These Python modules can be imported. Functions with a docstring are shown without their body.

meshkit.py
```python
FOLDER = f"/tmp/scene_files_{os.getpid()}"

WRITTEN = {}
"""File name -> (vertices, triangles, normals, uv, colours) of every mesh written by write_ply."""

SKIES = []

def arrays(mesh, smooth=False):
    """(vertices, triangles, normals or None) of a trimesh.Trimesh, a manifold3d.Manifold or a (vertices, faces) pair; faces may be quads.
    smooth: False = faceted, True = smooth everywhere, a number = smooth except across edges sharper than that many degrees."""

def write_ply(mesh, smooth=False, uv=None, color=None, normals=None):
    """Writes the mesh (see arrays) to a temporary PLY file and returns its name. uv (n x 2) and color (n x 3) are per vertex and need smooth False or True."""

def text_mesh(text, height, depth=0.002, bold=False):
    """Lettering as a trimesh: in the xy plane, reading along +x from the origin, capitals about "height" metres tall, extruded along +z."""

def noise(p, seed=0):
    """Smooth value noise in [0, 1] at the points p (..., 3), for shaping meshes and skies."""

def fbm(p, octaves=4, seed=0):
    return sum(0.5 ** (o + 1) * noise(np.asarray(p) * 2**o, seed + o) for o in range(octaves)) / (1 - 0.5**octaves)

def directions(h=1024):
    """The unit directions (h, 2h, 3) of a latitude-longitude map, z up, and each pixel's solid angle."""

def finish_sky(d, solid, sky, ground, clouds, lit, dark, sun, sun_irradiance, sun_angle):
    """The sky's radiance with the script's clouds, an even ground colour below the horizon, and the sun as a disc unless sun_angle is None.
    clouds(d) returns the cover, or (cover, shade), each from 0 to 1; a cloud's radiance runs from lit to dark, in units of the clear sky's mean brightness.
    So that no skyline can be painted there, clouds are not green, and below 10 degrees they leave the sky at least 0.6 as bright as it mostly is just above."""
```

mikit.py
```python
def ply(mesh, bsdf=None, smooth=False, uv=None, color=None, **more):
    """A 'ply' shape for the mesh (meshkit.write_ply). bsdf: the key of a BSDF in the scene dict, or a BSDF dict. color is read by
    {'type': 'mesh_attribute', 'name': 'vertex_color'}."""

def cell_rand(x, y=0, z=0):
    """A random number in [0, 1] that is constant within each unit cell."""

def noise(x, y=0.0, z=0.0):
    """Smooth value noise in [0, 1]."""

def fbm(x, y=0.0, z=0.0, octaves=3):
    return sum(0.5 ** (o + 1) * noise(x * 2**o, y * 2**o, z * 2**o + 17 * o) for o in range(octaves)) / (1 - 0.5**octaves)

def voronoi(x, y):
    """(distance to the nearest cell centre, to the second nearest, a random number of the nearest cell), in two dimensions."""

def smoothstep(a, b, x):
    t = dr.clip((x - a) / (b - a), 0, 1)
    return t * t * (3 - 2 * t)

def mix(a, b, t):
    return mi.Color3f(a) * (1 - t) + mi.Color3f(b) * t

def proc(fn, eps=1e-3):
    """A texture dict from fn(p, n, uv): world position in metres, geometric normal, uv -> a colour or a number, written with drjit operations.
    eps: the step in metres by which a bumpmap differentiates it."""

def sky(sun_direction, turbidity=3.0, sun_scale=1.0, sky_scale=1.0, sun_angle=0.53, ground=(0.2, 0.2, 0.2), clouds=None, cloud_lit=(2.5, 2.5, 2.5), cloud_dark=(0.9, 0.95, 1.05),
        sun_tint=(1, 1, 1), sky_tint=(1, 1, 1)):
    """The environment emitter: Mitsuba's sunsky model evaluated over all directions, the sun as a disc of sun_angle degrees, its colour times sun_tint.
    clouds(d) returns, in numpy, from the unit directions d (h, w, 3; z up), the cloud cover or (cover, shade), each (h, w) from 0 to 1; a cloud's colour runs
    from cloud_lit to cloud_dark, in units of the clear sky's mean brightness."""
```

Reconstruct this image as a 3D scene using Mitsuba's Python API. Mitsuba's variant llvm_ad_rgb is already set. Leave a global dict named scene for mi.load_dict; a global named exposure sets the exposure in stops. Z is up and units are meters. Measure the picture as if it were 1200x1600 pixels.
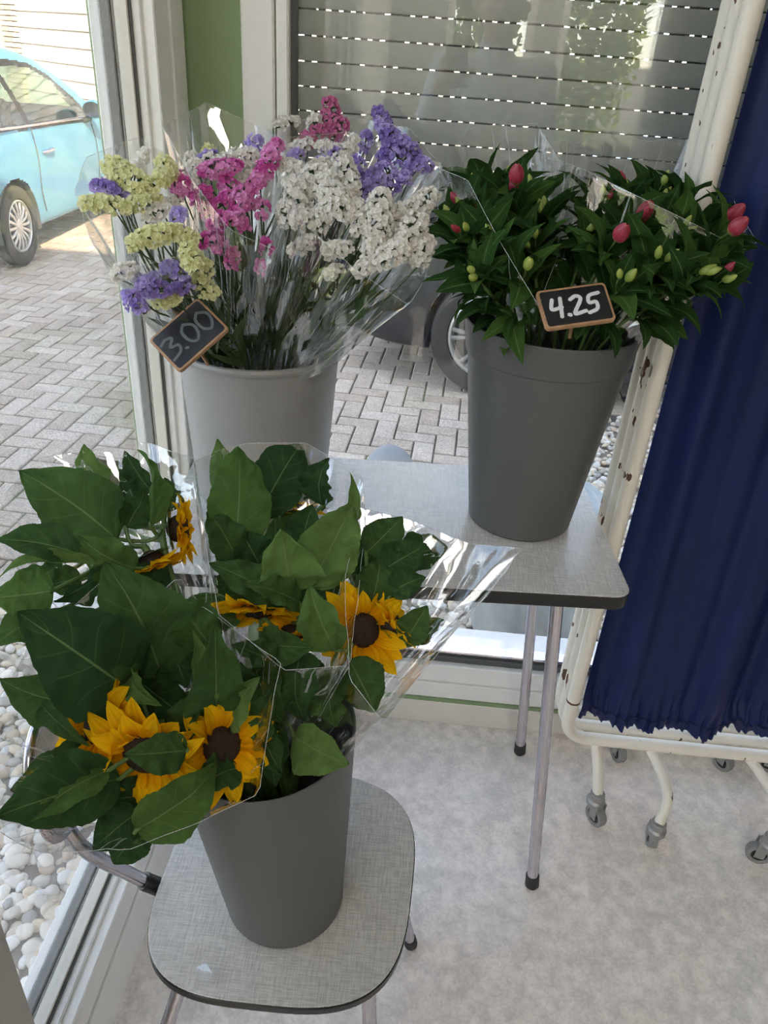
import math, random, numpy as np, trimesh, drjit as dr, mitsuba as mi, mikit, meshkit
import shapely.geometry as sg
import manifold3d as m3
from mikit import noise, fbm, voronoi, smoothstep, mix, cell_rand, proc
T = mi.ScalarTransform4f
RNG = np.random.default_rng(7)
random.seed(7)
scene, labels = {}, {}
exposure = 4.28

# ------------------------------------------------------------------ camera
PITCH, ROLL, YAW, CAM_H, FOCAL = 31.0, 4.1, -2.2, 1.5, 1200.0
_p, _r, _y = (math.radians(v) for v in (PITCH, ROLL, YAW))
FW = np.array([math.sin(_y) * math.cos(_p), math.cos(_y) * math.cos(_p), -math.sin(_p)])
_rt = np.array([math.cos(_y), -math.sin(_y), 0.0])
_up = np.cross(_rt, FW)
RT = math.cos(_r) * _rt + math.sin(_r) * _up
UP = -math.sin(_r) * _rt + math.cos(_r) * _up
CAM = np.array([0, 0, CAM_H])
scene['camera'] = {'type': 'perspective', 'fov': math.degrees(2 * math.atan(600 / FOCAL)), 'fov_axis': 'x', 'near_clip': 0.02,
                   'to_world': T().look_at(origin=CAM.tolist(), target=(CAM + FW).tolist(), up=UP.tolist())}

def at(px, py, d):
    """The point d metres in front of the lens plane that the photograph shows at (px, py)."""
    return CAM + d * ((px - 600) / FOCAL * RT - (py - 800) / FOCAL * UP + FW)

# ------------------------------------------------------------------ light
SUN = np.array([0.45, -0.72, 0.62])
def clouds(d):
    c = meshkit.fbm(d * np.array([2.2, 2.2, 5.0]) + 3.1, 5, 4)
    return np.clip((c - 0.42) * 3.2, 0, 1) * 0.75, np.clip((c - 0.6) * 2, 0, 1) * 0.4
scene['sky'] = mikit.sky(SUN, turbidity=3.5, sun_scale=0.55, sky_scale=1.0, sky_tint=(1.10, 1.0, 0.88), sun_angle=1.0, ground=(0.25, 0.24, 0.22), clouds=clouds,
                         cloud_lit=(2.2, 2.2, 2.25), cloud_dark=(1.1, 1.15, 1.25))
FILL = 0.45  # strength of the added fill panels, set to balance the interior
GROUND = -0.15

# ------------------------------------------------------------------ helpers
def say(key, label=None, cat=None, group=None, kind=None):
    d = labels.setdefault(key, {})
    for k, v in (('label', label), ('category', cat), ('group', group), ('kind', kind)):
        if v: d[k] = v
    return key

_used = {}
def num(name):
    n = _used.get(name, -1) + 1
    _used[name] = n
    return name if n == 0 else f'{name}_{n:03d}'

def add(key, mesh, mat, smooth=30, uv=None, color=None, **say_):
    key = num(key)
    scene[key] = mikit.ply(mesh, mat, smooth=smooth, uv=uv, color=color)
    if say_: say(key, **say_)
    return key

def thing(name, label, cat, group=None):
    key = num(name)
    say(key, label, cat, group)
    return key

def join(ms):
    return trimesh.util.concatenate([m for m in ms if m is not None])

def unit(v):
    v = np.asarray(v, float)
    return v / max(np.linalg.norm(v), 1e-12)

def box(x0, x1, y0, y1, z0, z1, b=0.0):
    """A box with chamfered edges."""
    x0, x1 = min(x0, x1), max(x0, x1); y0, y1 = min(y0, y1), max(y0, y1); z0, z1 = min(z0, z1), max(z0, z1)
    c = np.array([(x0 + x1) / 2, (y0 + y1) / 2, (z0 + z1) / 2]); h = np.array([x1 - x0, y1 - y0, z1 - z0]) / 2
    if b <= 0:
        m = trimesh.creation.box(2 * h); m.apply_translation(c); return m
    b = min(b, 0.45 * h.min())
    pts = []
    for s in np.ndindex(2, 2, 2):
        s = np.array(s) * 2 - 1
        for k in range(3):
            q = h.copy() - b; q[k] = h[k]
            pts.append(s * q)
    m = trimesh.Trimesh(np.array(pts)).convex_hull
    m.apply_translation(c)
    return m

def frames_along(P):
    P = np.asarray(P, float)
    t = np.gradient(P, axis=0); t /= np.maximum(np.linalg.norm(t, axis=1, keepdims=True), 1e-12)
    a = np.cross(t[0], [0, 0, 1.0] if abs(t[0][2]) < 0.9 else [1.0, 0, 0]); a = unit(a)
    A = []
    for k in range(len(P)):
        a = unit(a - t[k] * (a @ t[k])); A.append(a)
    A = np.array(A)
    return t, A, np.cross(t, A)

def tube(P, r, n=12, closed=False, flat=1.0):
    P = np.asarray(P, float); N = len(P)
    r = np.broadcast_to(np.asarray(r, float), (N,))
    t, A, B = frames_along(P)
    if closed:
        t = np.roll(P, -1, 0) - np.roll(P, 1, 0); t /= np.linalg.norm(t, axis=1, keepdims=True)
        nrm = unit(np.linalg.svd(P - P.mean(0))[2][2]); A = np.cross(t, nrm); A /= np.linalg.norm(A, axis=1, keepdims=True); B = np.cross(t, A)
    ang = np.arange(n) * 2 * np.pi / n
    V = (P[:, None] + r[:, None, None] * (np.cos(ang)[None, :, None] * A[:, None] + flat * np.sin(ang)[None, :, None] * B[:, None])).reshape(-1, 3)
    F = []
    for k in range(N if closed else N - 1):
        k2 = (k + 1) % N
        i = np.arange(n); j = (i + 1) % n
        F.append(np.stack([k * n + i, k2 * n + i, k2 * n + j], 1)); F.append(np.stack([k * n + i, k2 * n + j, k * n + j], 1))
    F = np.vstack(F)
    if not closed:
        V = np.vstack([V, P[0], P[-1]]); c0, c1 = len(V) - 2, len(V) - 1
        i = np.arange(n); j = (i + 1) % n
        F = np.vstack([F, np.stack([i * 0 + c0, i, j], 1), np.stack([i * 0 + c1, (N - 1) * n + j, (N - 1) * n + i], 1)])
    m = trimesh.Trimesh(V, F, process=False)
    if m.volume < 0: m.invert()
    return m

def curve(pts, n=24):
    """A smooth path (Catmull-Rom) through the points."""
    P = np.asarray(pts, float)
    if len(P) == 2: return P[0] + (P[1] - P[0]) * np.linspace(0, 1, n)[:, None]
    Q = np.vstack([2 * P[0] - P[1], P, 2 * P[-1] - P[-2]])
    out = []
    u = np.linspace(0, len(P) - 1, n)
    for s in u:
        k = min(int(s), len(P) - 2); f = s - k
        a, b, c, d = Q[k:k + 4]
        out.append(0.5 * (2 * b + (c - a) * f + (2 * a - 5 * b + 4 * c - d) * f**2 + (3 * b - a - 3 * c + d) * f**3))
    return np.array(out)

def lathe(prof, n=64, close=False):
    prof = np.asarray(prof, float)
    a = np.arange(n) * 2 * np.pi / n
    V = np.stack([prof[:, 0][:, None] * np.cos(a), prof[:, 0][:, None] * np.sin(a), np.broadcast_to(prof[:, 1][:, None], (len(prof), n))], -1).reshape(-1, 3)
    F = []
    i = np.arange(n); j = (i + 1) % n
    for k in range(len(prof) - 1):
        F.append(np.stack([k * n + i, k * n + j, (k + 1) * n + j], 1)); F.append(np.stack([k * n + i, (k + 1) * n + j, (k + 1) * n + i], 1))
    m = trimesh.Trimesh(V, np.vstack(F))
    m.update_faces(m.nondegenerate_faces())
    m.merge_vertices()
    if m.is_watertight and m.volume < 0: m.invert()
    return m

def rounded_rect(w, h, r, n=8):
    pts = []
    for cx, cy, a0 in ((w / 2 - r, h / 2 - r, 0), (-w / 2 + r, h / 2 - r, 90), (-w / 2 + r, -h / 2 + r, 180), (w / 2 - r, -h / 2 + r, 270)):
        for k in range(n + 1):
            a = math.radians(a0 + 90 * k / n); pts.append((cx + r * math.cos(a), cy + r * math.sin(a)))
    return np.array(pts)

def slab(outline, z0, z1, bev=0.002):
    """A plate of the given outline with a small chamfer all round."""
    o = np.asarray(outline); c = o.mean(0); n = len(o)
    g = sg.Polygon(o)
    inn = np.array([p + (c - p) / np.linalg.norm(c - p) * bev for p in o])
    rings = [(inn, z0), (o, z0 + bev), (o, z1 - bev), (inn, z1)]
    V = np.vstack([np.c_[q, np.full(n, z)] for q, z in rings] + [[[*c, z0]], [[*c, z1]]])
    F = []; i = np.arange(n); j = (i + 1) % n
    for k in range(3):
        F += [np.stack([k * n + i, k * n + j, (k + 1) * n + j], 1), np.stack([k * n + i, (k + 1) * n + j, (k + 1) * n + i], 1)]
    F += [np.stack([i * 0 + 4 * n, j, i], 1), np.stack([i * 0 + 4 * n + 1, 3 * n + i, 3 * n + j], 1)]
    m = trimesh.Trimesh(V, np.vstack(F), process=False)
    if m.volume < 0: m.invert()
    return m

def rot_to(z_axis, x_hint=(1, 0, 0)):
    z = unit(z_axis); x = np.asarray(x_hint, float); x = x - z * (x @ z)
    if np.linalg.norm(x) < 1e-6: x = np.cross(z, [0, 1, 0.3])
    x = unit(x); M = np.eye(4); M[:3, 0], M[:3, 1], M[:3, 2] = x, np.cross(z, x), z
    return M

def placed(m, M=None, t=None):
    m = m.copy()
    if M is not None: m.apply_transform(M)
    if t is not None: m.apply_translation(t)
    return m

# ------------------------------------------------------------------ materials
def pr(color, rough=0.5, metallic=0.0, two=True, **k):
    c = {'type': 'rgb', 'value': list(color)} if isinstance(color, (tuple, list)) else color
    d = {'type': 'principled', 'base_color': c, 'roughness': rough, 'metallic': metallic, **k}
    return {'type': 'twosided', 'bsdf': d} if two else d

def bump(b, fn, scale=1.0, eps=1e-3):
    return {'type': 'twosided', 'bsdf': {'type': 'bumpmap', 'arbitrary': proc(fn, eps), 'scale': scale, 'bsdf': b}}

def vinyl(p, n, uv):
    a = fbm(p.x * 45, p.y * 45, 0, 4); b = fbm(p.x * 240, p.y * 240, 3, 2); c = fbm(p.x * 4, p.y * 4, 9, 2)
    t = dr.clip(0.5 + (a - 0.5) * 1.5 + (b - 0.5) * 0.8, 0, 1)
    col = mix((0.61, 0.58, 0.55), (0.85, 0.81, 0.77), t)
    return mix(col, col * mi.Color3f(1.03, 0.98, 0.95), smoothstep(0.4, 0.7, c))
scene['vinyl'] = pr(proc(vinyl), 0.42, specular=0.4)
scene['white_frame'] = pr((0.80, 0.785, 0.745), 0.35)
scene['cream_frame'] = pr((0.70, 0.66, 0.58), 0.45)
scene['grey_frame'] = pr((0.42, 0.41, 0.38), 0.45)
scene['gasket'] = pr((0.09, 0.095, 0.09), 0.6)
scene['wall_paint'] = pr((0.78, 0.77, 0.74), 0.7)
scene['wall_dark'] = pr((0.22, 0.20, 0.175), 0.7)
scene['wall_rear_paint'] = pr((0.45, 0.43, 0.40), 0.7)
scene['ceiling_paint'] = pr((0.82, 0.82, 0.80), 0.8)
scene['green_paint'] = pr((0.215, 0.30, 0.15), 0.6)
scene['outer_wall'] = pr((0.45, 0.40, 0.35), 0.8)
scene['glass_pane'] = {'type': 'thindielectric', 'int_ior': 1.52}
scene['film'] = {'type': 'thindielectric', 'int_ior': 2.0}
scene['film_highlight'] = {'type': 'blendbsdf', 'weight': 0.34, 'clear': {'type': 'thindielectric', 'int_ior': 2.0}, 'haze': {'type': 'principledthin', 'base_color': {'type': 'rgb', 'value': [0.88, 0.90, 0.92]}, 'roughness': 0.25, 'diff_trans': 0.9, 'spec_trans': 0.0, 'eta': 1.5}}  # white haze mixed in to paint the bright streaks on film
scene['film_edge'] = pr((0.52, 0.54, 0.55), 0.15, specular=0.8)  # pale tone stands in for light caught on film edges and creases
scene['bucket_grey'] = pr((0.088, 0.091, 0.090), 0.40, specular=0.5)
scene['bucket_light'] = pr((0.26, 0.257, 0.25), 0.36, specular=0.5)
def linen(p, n, uv):
    a = noise(p.x * 1100, p.y * 70, 1.0); b = noise(p.x * 70, p.y * 1100, 5.0); c = fbm(p.x * 8, p.y * 8, 2.0, 2)
    t = dr.clip(0.5 + (a - 0.5) * 0.9 + (b - 0.5) * 0.9, 0, 1)
    return mix((0.42, 0.416, 0.41), (0.62, 0.615, 0.605), t) * (0.95 + 0.1 * c)
scene['formica'] = pr(proc(linen), 0.24, specular=0.9, clearcoat=1.0, clearcoat_gloss=0.85)
scene['black_edge'] = pr((0.012, 0.012, 0.012), 0.3)
scene['chrome'] = {'type': 'twosided', 'bsdf': {'type': 'roughconductor', 'material': 'Cr', 'alpha': 0.035}}
scene['rubber'] = pr((0.02, 0.02, 0.02), 0.55)
def chipped(p, n, uv):
    a = fbm(p.x * 60, p.y * 60, p.z * 22, 4); b = fbm(p.x * 9, p.y * 9, p.z * 3.2 + 7, 2)
    chip = smoothstep(0.72, 0.745, a + (b - 0.5) * 0.42)
    return mix((0.74, 0.70, 0.62), (0.10, 0.05, 0.03), chip)
scene['chipped_paint'] = pr(proc(chipped), 0.35)
scene['zinc'] = pr(proc(lambda p, n, uv: mix((0.26, 0.29, 0.30), (0.48, 0.51, 0.52), fbm(p.x * 20, p.y * 20, p.z * 9, 3))), 0.45, 0.35)
scene['caster_metal'] = pr((0.34, 0.34, 0.33), 0.4, 0.6)
scene['caster_tyre'] = pr((0.22, 0.22, 0.215), 0.6)
scene['curtain_blue'] = bump(pr(proc(lambda p, n, uv: mix((0.0028, 0.0085, 0.056), (0.0055, 0.0150, 0.090), fbm(p.x * 40, p.y * 40, p.z * 6, 3))), 0.5, two=False, sheen=0.12, specular=0.3),
                            lambda p, n, uv: noise(p.x * 900, p.y * 300, p.z * 900), 0.0004)
scene['shutter'] = pr((0.40, 0.425, 0.385), 0.5)
scene['shutter_link'] = pr((0.06, 0.06, 0.058), 0.6)
scene['vertex'] = pr({'type': 'mesh_attribute', 'name': 'vertex_color'}, 0.6)
def paver_col(p, n, uv):
    s = noise(p.x * 190, p.y * 190, p.z * 200); a = fbm(p.x * 12, p.y * 12, 0, 3)
    moss = smoothstep(0.55, 0.8, fbm(p.x * 1.4, p.y * 1.4, 4, 3))
    c = mix((0.375, 0.305, 0.25), (0.50, 0.435, 0.375), uv.x) * (0.55 + 0.65 * s + 0.25 * a)
    return mix(c, c * mi.Color3f(0.86, 0.92, 0.80), moss)
scene['paver'] = pr(proc(paver_col), 0.75)
scene['joint_soil'] = pr(proc(lambda p, n, uv: mix((0.10, 0.095, 0.08), (0.13, 0.19, 0.055), smoothstep(0.42, 0.62, fbm(p.x * 1.7, p.y * 1.7, 2, 3)))), 0.9)
scene['concrete'] = pr(proc(lambda p, n, uv: mix((0.30, 0.28, 0.25), (0.38, 0.355, 0.32), fbm(p.x * 3, p.y * 3, 1, 4))), 0.85)
scene['gravel_soil'] = pr((0.22, 0.19, 0.16), 0.9)
scene['wood_edge'] = pr(proc(lambda p, n, uv: mix((0.30, 0.16, 0.08), (0.42, 0.25, 0.14), noise(p.x * 90, p.y * 90, p.z * 90))), 0.5)
scene['board_black'] = pr((0.012, 0.012, 0.014), 0.35)
scene['chalk'] = pr((0.62, 0.64, 0.65), 0.8)
scene['chalk_faint'] = pr((0.10, 0.118, 0.125), 0.8)

# ------------------------------------------------------------------ the room
def struct(key, mesh, mat, smooth=False, label=None):
    k = add(key, mesh, mat, smooth)
    if '__' not in k: say(k, label, kind='structure')
    return k
WX, WY = -0.436, 1.457            # faces of the left and the back wall
struct('floor', box(-0.60, 2.75, -3.35, 1.60, -0.16, 0.0), 'vinyl', label='light grey mottled vinyl floor of the shop')
struct('ceiling', box(-0.60, 2.75, -3.35, 1.60, 2.62, 2.8), 'ceiling_paint', label='white ceiling')
struct('roof', box(-0.75, 9.0, -7.0, 1.72, 2.8, 4.1), 'outer_wall', label='unseen block above the shop, sized to shade the ground outside')  # unseen occluder, its height chosen for the shadow on the paving
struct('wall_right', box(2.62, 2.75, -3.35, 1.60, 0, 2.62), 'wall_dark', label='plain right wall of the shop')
struct('wall_outer_right', box(2.75, 9.0, -7.0, 1.60, -0.15, 2.8), 'outer_wall', label='unseen building mass beyond the right wall, extended to shade the gravel')  # unseen, carried this far right so the gravel lies in shade
RW = [(-0.05, 0.55), (0.72, 1.5)]
rear = [box(-0.60, 2.75, -3.35, -3.2, 0, 0.75), box(-0.60, 2.75, -3.35, -3.2, 2.35, 2.62), box(-0.60, RW[0][0], -3.35, -3.2, 0.75, 2.35),
        box(RW[0][1], RW[1][0], -3.35, -3.2, 0.75, 2.35), box(RW[1][1], 2.75, -3.35, -3.2, 0.75, 2.35)]
struct('wall_rear', join(rear), 'wall_rear_paint', label='rear wall of the shop with two windows')
# left wall: low panel, far window, post, near window
yA, yB = 0.27, 1.445            # the opening of the far left window
left = [box(-0.60, WX, -3.2, -1.35, 0, 2.62), box(-0.60, WX, -1.35, WY + 0.14, 2.36, 2.62)]
struct('wall_left', join(left), 'wall_paint', label='left wall of the shop above and beyond its windows')
def left_window(name, y0, y1, label):
    """The stepped frame of one left window: the same profile below and up both sides, then the panes."""
    z1 = 2.36
    w = num(name); say(w, label, kind='structure')
    def ring(u0, u1, xa, xb, part, mat, b=0.002):
        # u is the distance from the edge of the opening inwards; the foot is wider than the jambs
        f = lambda u: u
        j = lambda u: u * 0.51 if u <= 0.128 else 0.065 + (u - 0.128) * 0.92
        ms = [box(xa, xb, y0 + j(u0), y1 - j(u0), f(u0), f(u1), b), box(xa, xb, y0 + j(u0), y1 - j(u0), z1 - j(u1), z1 - j(u0), b),
              box(xa, xb, y1 - j(u1), y1 - j(u0), f(u1), z1 - j(u1), b), box(xa, xb, y0 + j(u0), y0 + j(u1), f(u1), z1 - j(u1), b)]
        add(f'{w}__{part}', join(ms), mat, False)
    ring(0.0, 0.128, -0.560, WX, 'outer_frame', 'white_frame')
    ring(0.128, 0.133, -0.560, -0.446, 'shadow_gap', 'gasket', 0)
    ring(0.133, 0.199, -0.534, -0.440, 'sash', 'white_frame')
    ring(0.199, 0.207, -0.500, -0.458, 'glazing_bead', 'white_frame')
    ring(0.207, 0.212, -0.497, -0.4705, 'inner_gasket', 'gasket', 0)
    ring(0.212, 0.218, -0.494, -0.474, 'spacer', 'cream_frame', 0.001)
    ring(0.212, 0.224, -0.512, -0.500, 'outer_gasket', 'gasket', 0)
    ring(0.196, 0.222, -0.531, -0.514, 'outer_sill', 'white_frame')
    for xx in (-0.486, -0.508):
        V = np.array([[xx, y0 + .12, .205], [xx, y1 - .12, .205], [xx, y1 - .12, z1 - .19], [xx, y0 + .12, z1 - .19]])
        add(f'{w}__pane', trimesh.Trimesh(V, [[0, 1, 2], [0, 2, 3]], process=False), 'glass_pane', False)
left_window('window_1', yA, yB, 'left window with stepped white frame beside the chair')
struct('trim_1', box(-0.585, -0.400, 0.20, 0.458, 0, 2.36, 0.004), 'grey_frame', label='grey white post at the lower left between the left windows')
left_window('window_4', -1.35, 0.21, 'left window nearer to the door')
# back wall
bx0, bx1 = -0.259, 1.55
struct('wall_back', join([box(-0.60, -0.345, WY, WY + 0.14, 0, 2.62), box(-0.60, 2.75, WY, WY + 0.14, 2.34, 2.62), box(1.70, 2.75, WY, WY + 0.14, 0, 2.62)]), 'green_paint',
       label='green painted strip of back wall in the corner')
struct('trim_2', box(-0.345, -0.2905, WY - 0.004, WY + 0.13, 0, 2.34, 0.003), 'white_frame', label='broad white post left of the back window')
struct('baseboard_back', box(-0.345, 1.7, WY - 0.006, WY + 0.12, 0, 0.073, 0.003), 'cream_frame', label='cream white skirting under the back window')
struct('trim_3', box(-0.345, 1.7, WY - 0.003, WY + 0.12, 0.073, 0.084), 'green_paint', label='green painted strip between skirting and window panel')
w2 = num('window_2'); say(w2, 'large back window with white frame and roller shutter outside', kind='structure')
add(w2 + '__panel', box(-0.2905, 1.7, WY, WY + 0.12, 0.084, 0.134, 0.002), 'white_frame', False)
add(w2 + '__sill', box(-0.2905, 1.7, WY + 0.003, WY + 0.12, 0.136, 0.190, 0.003), 'white_frame', False)
add(w2 + '__gasket', join([box(bx0 - .008, bx1, WY + 0.02, WY + 0.055, 0.190, 0.205), box(bx0 - .010, bx0, WY + .02, WY + .05, .205, 2.3)]), 'gasket', False)
add(w2 + '__glazing_bead', box(bx0, bx1, WY + 0.028, WY + 0.065, 0.205, 0.216, 0.003), 'chrome', False)
add(w2 + '__outer_sill', box(bx0 - .02, bx1 + .02, WY + 0.065, WY + 0.14, 0.185, 0.207, 0.003), 'white_frame', False)
add(w2 + '__frame', join([box(-0.288, bx0 - .008, WY, WY + 0.06, 0.190, 2.34, 0.003), box(bx1, 1.7, WY, WY + 0.10, 0.190, 2.34, 0.003), box(bx0 - .01, bx1, WY, WY + 0.10, 2.28, 2.34, 0.003)]), 'white_frame', False)
for yy in (WY + 0.045, WY + 0.062):
    V = np.array([[bx0 - .005, yy, .2], [bx1 + .005, yy, .2], [bx1 + .005, yy, 2.29], [bx0 - .005, yy, 2.29]])
    add(w2 + '__pane', trimesh.Trimesh(V, [[0, 1, 2], [0, 2, 3]], process=False), 'glass_pane', False)
for k, (a, b) in enumerate(RW):
    w = num('window_3' if k == 0 else 'window_5'); say(w, ('left' if k else 'right') + ' rear window, seen mirrored in the back window', kind='structure')
    add(w + '__frame', join([box(a, a + .05, -3.32, -3.19, .75, 2.35), box(b - .05, b, -3.32, -3.19, .75, 2.35), box(a + .05, b - .05, -3.32, -3.19, .75, .8), box(a + .05, b - .05, -3.32, -3.19, 2.3, 2.35)]), 'white_frame', False)
    V = np.array([[a + .04, -3.25, .79], [b - .04, -3.25, .79], [b - .04, -3.25, 2.31], [a + .04, -3.25, 2.31]])
    add(w + '__pane', trimesh.Trimesh(V, [[0, 1, 2], [0, 2, 3]], process=False), 'glass_pane', False)
for k, (x, y) in enumerate(((0.22, -1.15), (0.75, -2.4))):
    L = thing('ceiling_light', ('nearer' if k == 0 else 'farther') + ' unseen light panel added as fill behind the camera', 'fill_lamp')  # invented light out of view, added to fill the room
    add(L + '__housing', box(x - .62, x + .62, y - .32, y + .32, 2.575, 2.62, .004), 'white_frame', False)
    V = np.array([[x - .6, y - .3, 2.573], [x - .6, y + .3, 2.573], [x + .6, y + .3, 2.573], [x + .6, y - .3, 2.573]])
    kk = add(L + '__diffuser', trimesh.Trimesh(V, [[0, 1, 2], [0, 2, 3]], process=False), 'white_frame', False)
    scene[kk]['emitter'] = {'type': 'area', 'radiance': {'type': 'rgb', 'value': [FILL, FILL * 0.92, FILL * 0.80]}}

# ------------------------------------------------------------------ roller shutter outside the back window
sh = thing('roller_shutter', 'grey green roller shutter lowered outside the back window, light in its slots', 'shutter')
SP, SY = 0.0392, WY + 0.115
sx0, sx1 = bx0 - 0.02, bx1 + 0.03
prof = [(0.0, -0.0183), (-0.0014, -0.0174), (-0.0026, -0.008), (-0.0029, 0.002), (-0.0022, 0.011), (-0.0004, 0.0182)]
prof2 = [(y + 0.0032, z) for y, z in prof[::-1]]
P = np.array(prof + prof2)
zz0 = 1.552 + SP * 0.5
zslats = [zz0 + SP * k for k in range(14, -11, -1)]
for z in zslats:
    n = len(P)
    V = np.vstack([np.c_[np.full(n, sx0), SY + P[:, 0], z + P[:, 1]], np.c_[np.full(n, sx1), SY + P[:, 0], z + P[:, 1]]])
    i = np.arange(n); j = (i + 1) % n
    F = np.vstack([np.stack([i, j, n + j], 1), np.stack([i, n + j, n + i], 1), np.stack([np.zeros(n - 2, int), i[1:-1], i[2:]], 1), n + np.stack([np.zeros(n - 2, int), i[2:], i[1:-1]], 1)])
    m = trimesh.Trimesh(V, F, process=False)
    if m.volume < 0: m.invert()
    s = add(sh + '__slat', m, 'shutter', 40)
    # links below the slat: strips between the light slots
    zb = z - SP / 2
    x = sx0 + RNG.uniform(0, 0.02)
    ms = [box(sx0, sx1, SY + .0002, SY + .0030, zb - .0024, zb - .0012), box(sx0, sx1, SY + .0002, SY + .0030, zb + .0012, zb + .0024)]
    while x < sx1 - 0.03:
        x2 = x + RNG.choice([0.0125, 0.0125, 0.034])
        ms.append(box(x, min(x2, sx1), SY + .0002, SY + .0030, zb - .0013, zb + .0013)); x = x2 + RNG.choice([0.0085, 0.0085, 0.010, 0.004])
    add(s + '__link_strip', join(ms), 'shutter_link', False)
add(sh + '__guide_rail', box(sx0 - .02, sx0 + .004, SY - .016, SY + .02, 0.2, 2.32, .002), 'white_frame', False)
add(sh + '__guide_rail', box(sx1 - .004, sx1 + .02, SY - .016, SY + .02, 0.2, 2.32, .002), 'white_frame', False)
add(sh + '__bottom_bar', box(sx0, sx1, SY - .008, SY + .008, zslats[-1] - SP / 2 - .045, zslats[-1] - SP / 2 - .003, .003), 'shutter', False)

# ------------------------------------------------------------------ table
TZ = 0.775
tb = thing('side_table', 'grey linen patterned laminate table with black edge and chrome legs', 'table')
_a = math.radians(3.8)
_c = np.array([-0.036, 1.198])
def tl(u, v):                      # table coordinates to world
    return np.array([_c[0] + u * math.cos(_a) - v * math.sin(_a), _c[1] + u * math.sin(_a) + v * math.cos(_a)])
TW, TD = 0.392, 0.214
oc = rounded_rect(2 * TW, 2 * TD, 0.028)
slab_o = np.array([tl(*q) for q in oc])
add(tb + '__edge_band', slab(slab_o, TZ - 0.026, TZ - 0.0014, 0.002), 'black_edge', 30)
add(tb + '__tabletop', slab(np.array([tl(*(q * 0.9985)) for q in oc]), TZ - 0.0014, TZ, 0.0006), 'formica', False)
add(tb + '__apron', join([box(-.3, .3, -.008, .008, -.06, 0), ]).apply_transform(trimesh.transformations.rotation_matrix(_a, [0, 0, 1])).apply_translation([*tl(0, 0.12), TZ - .026]), 'black_edge', False)
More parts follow.
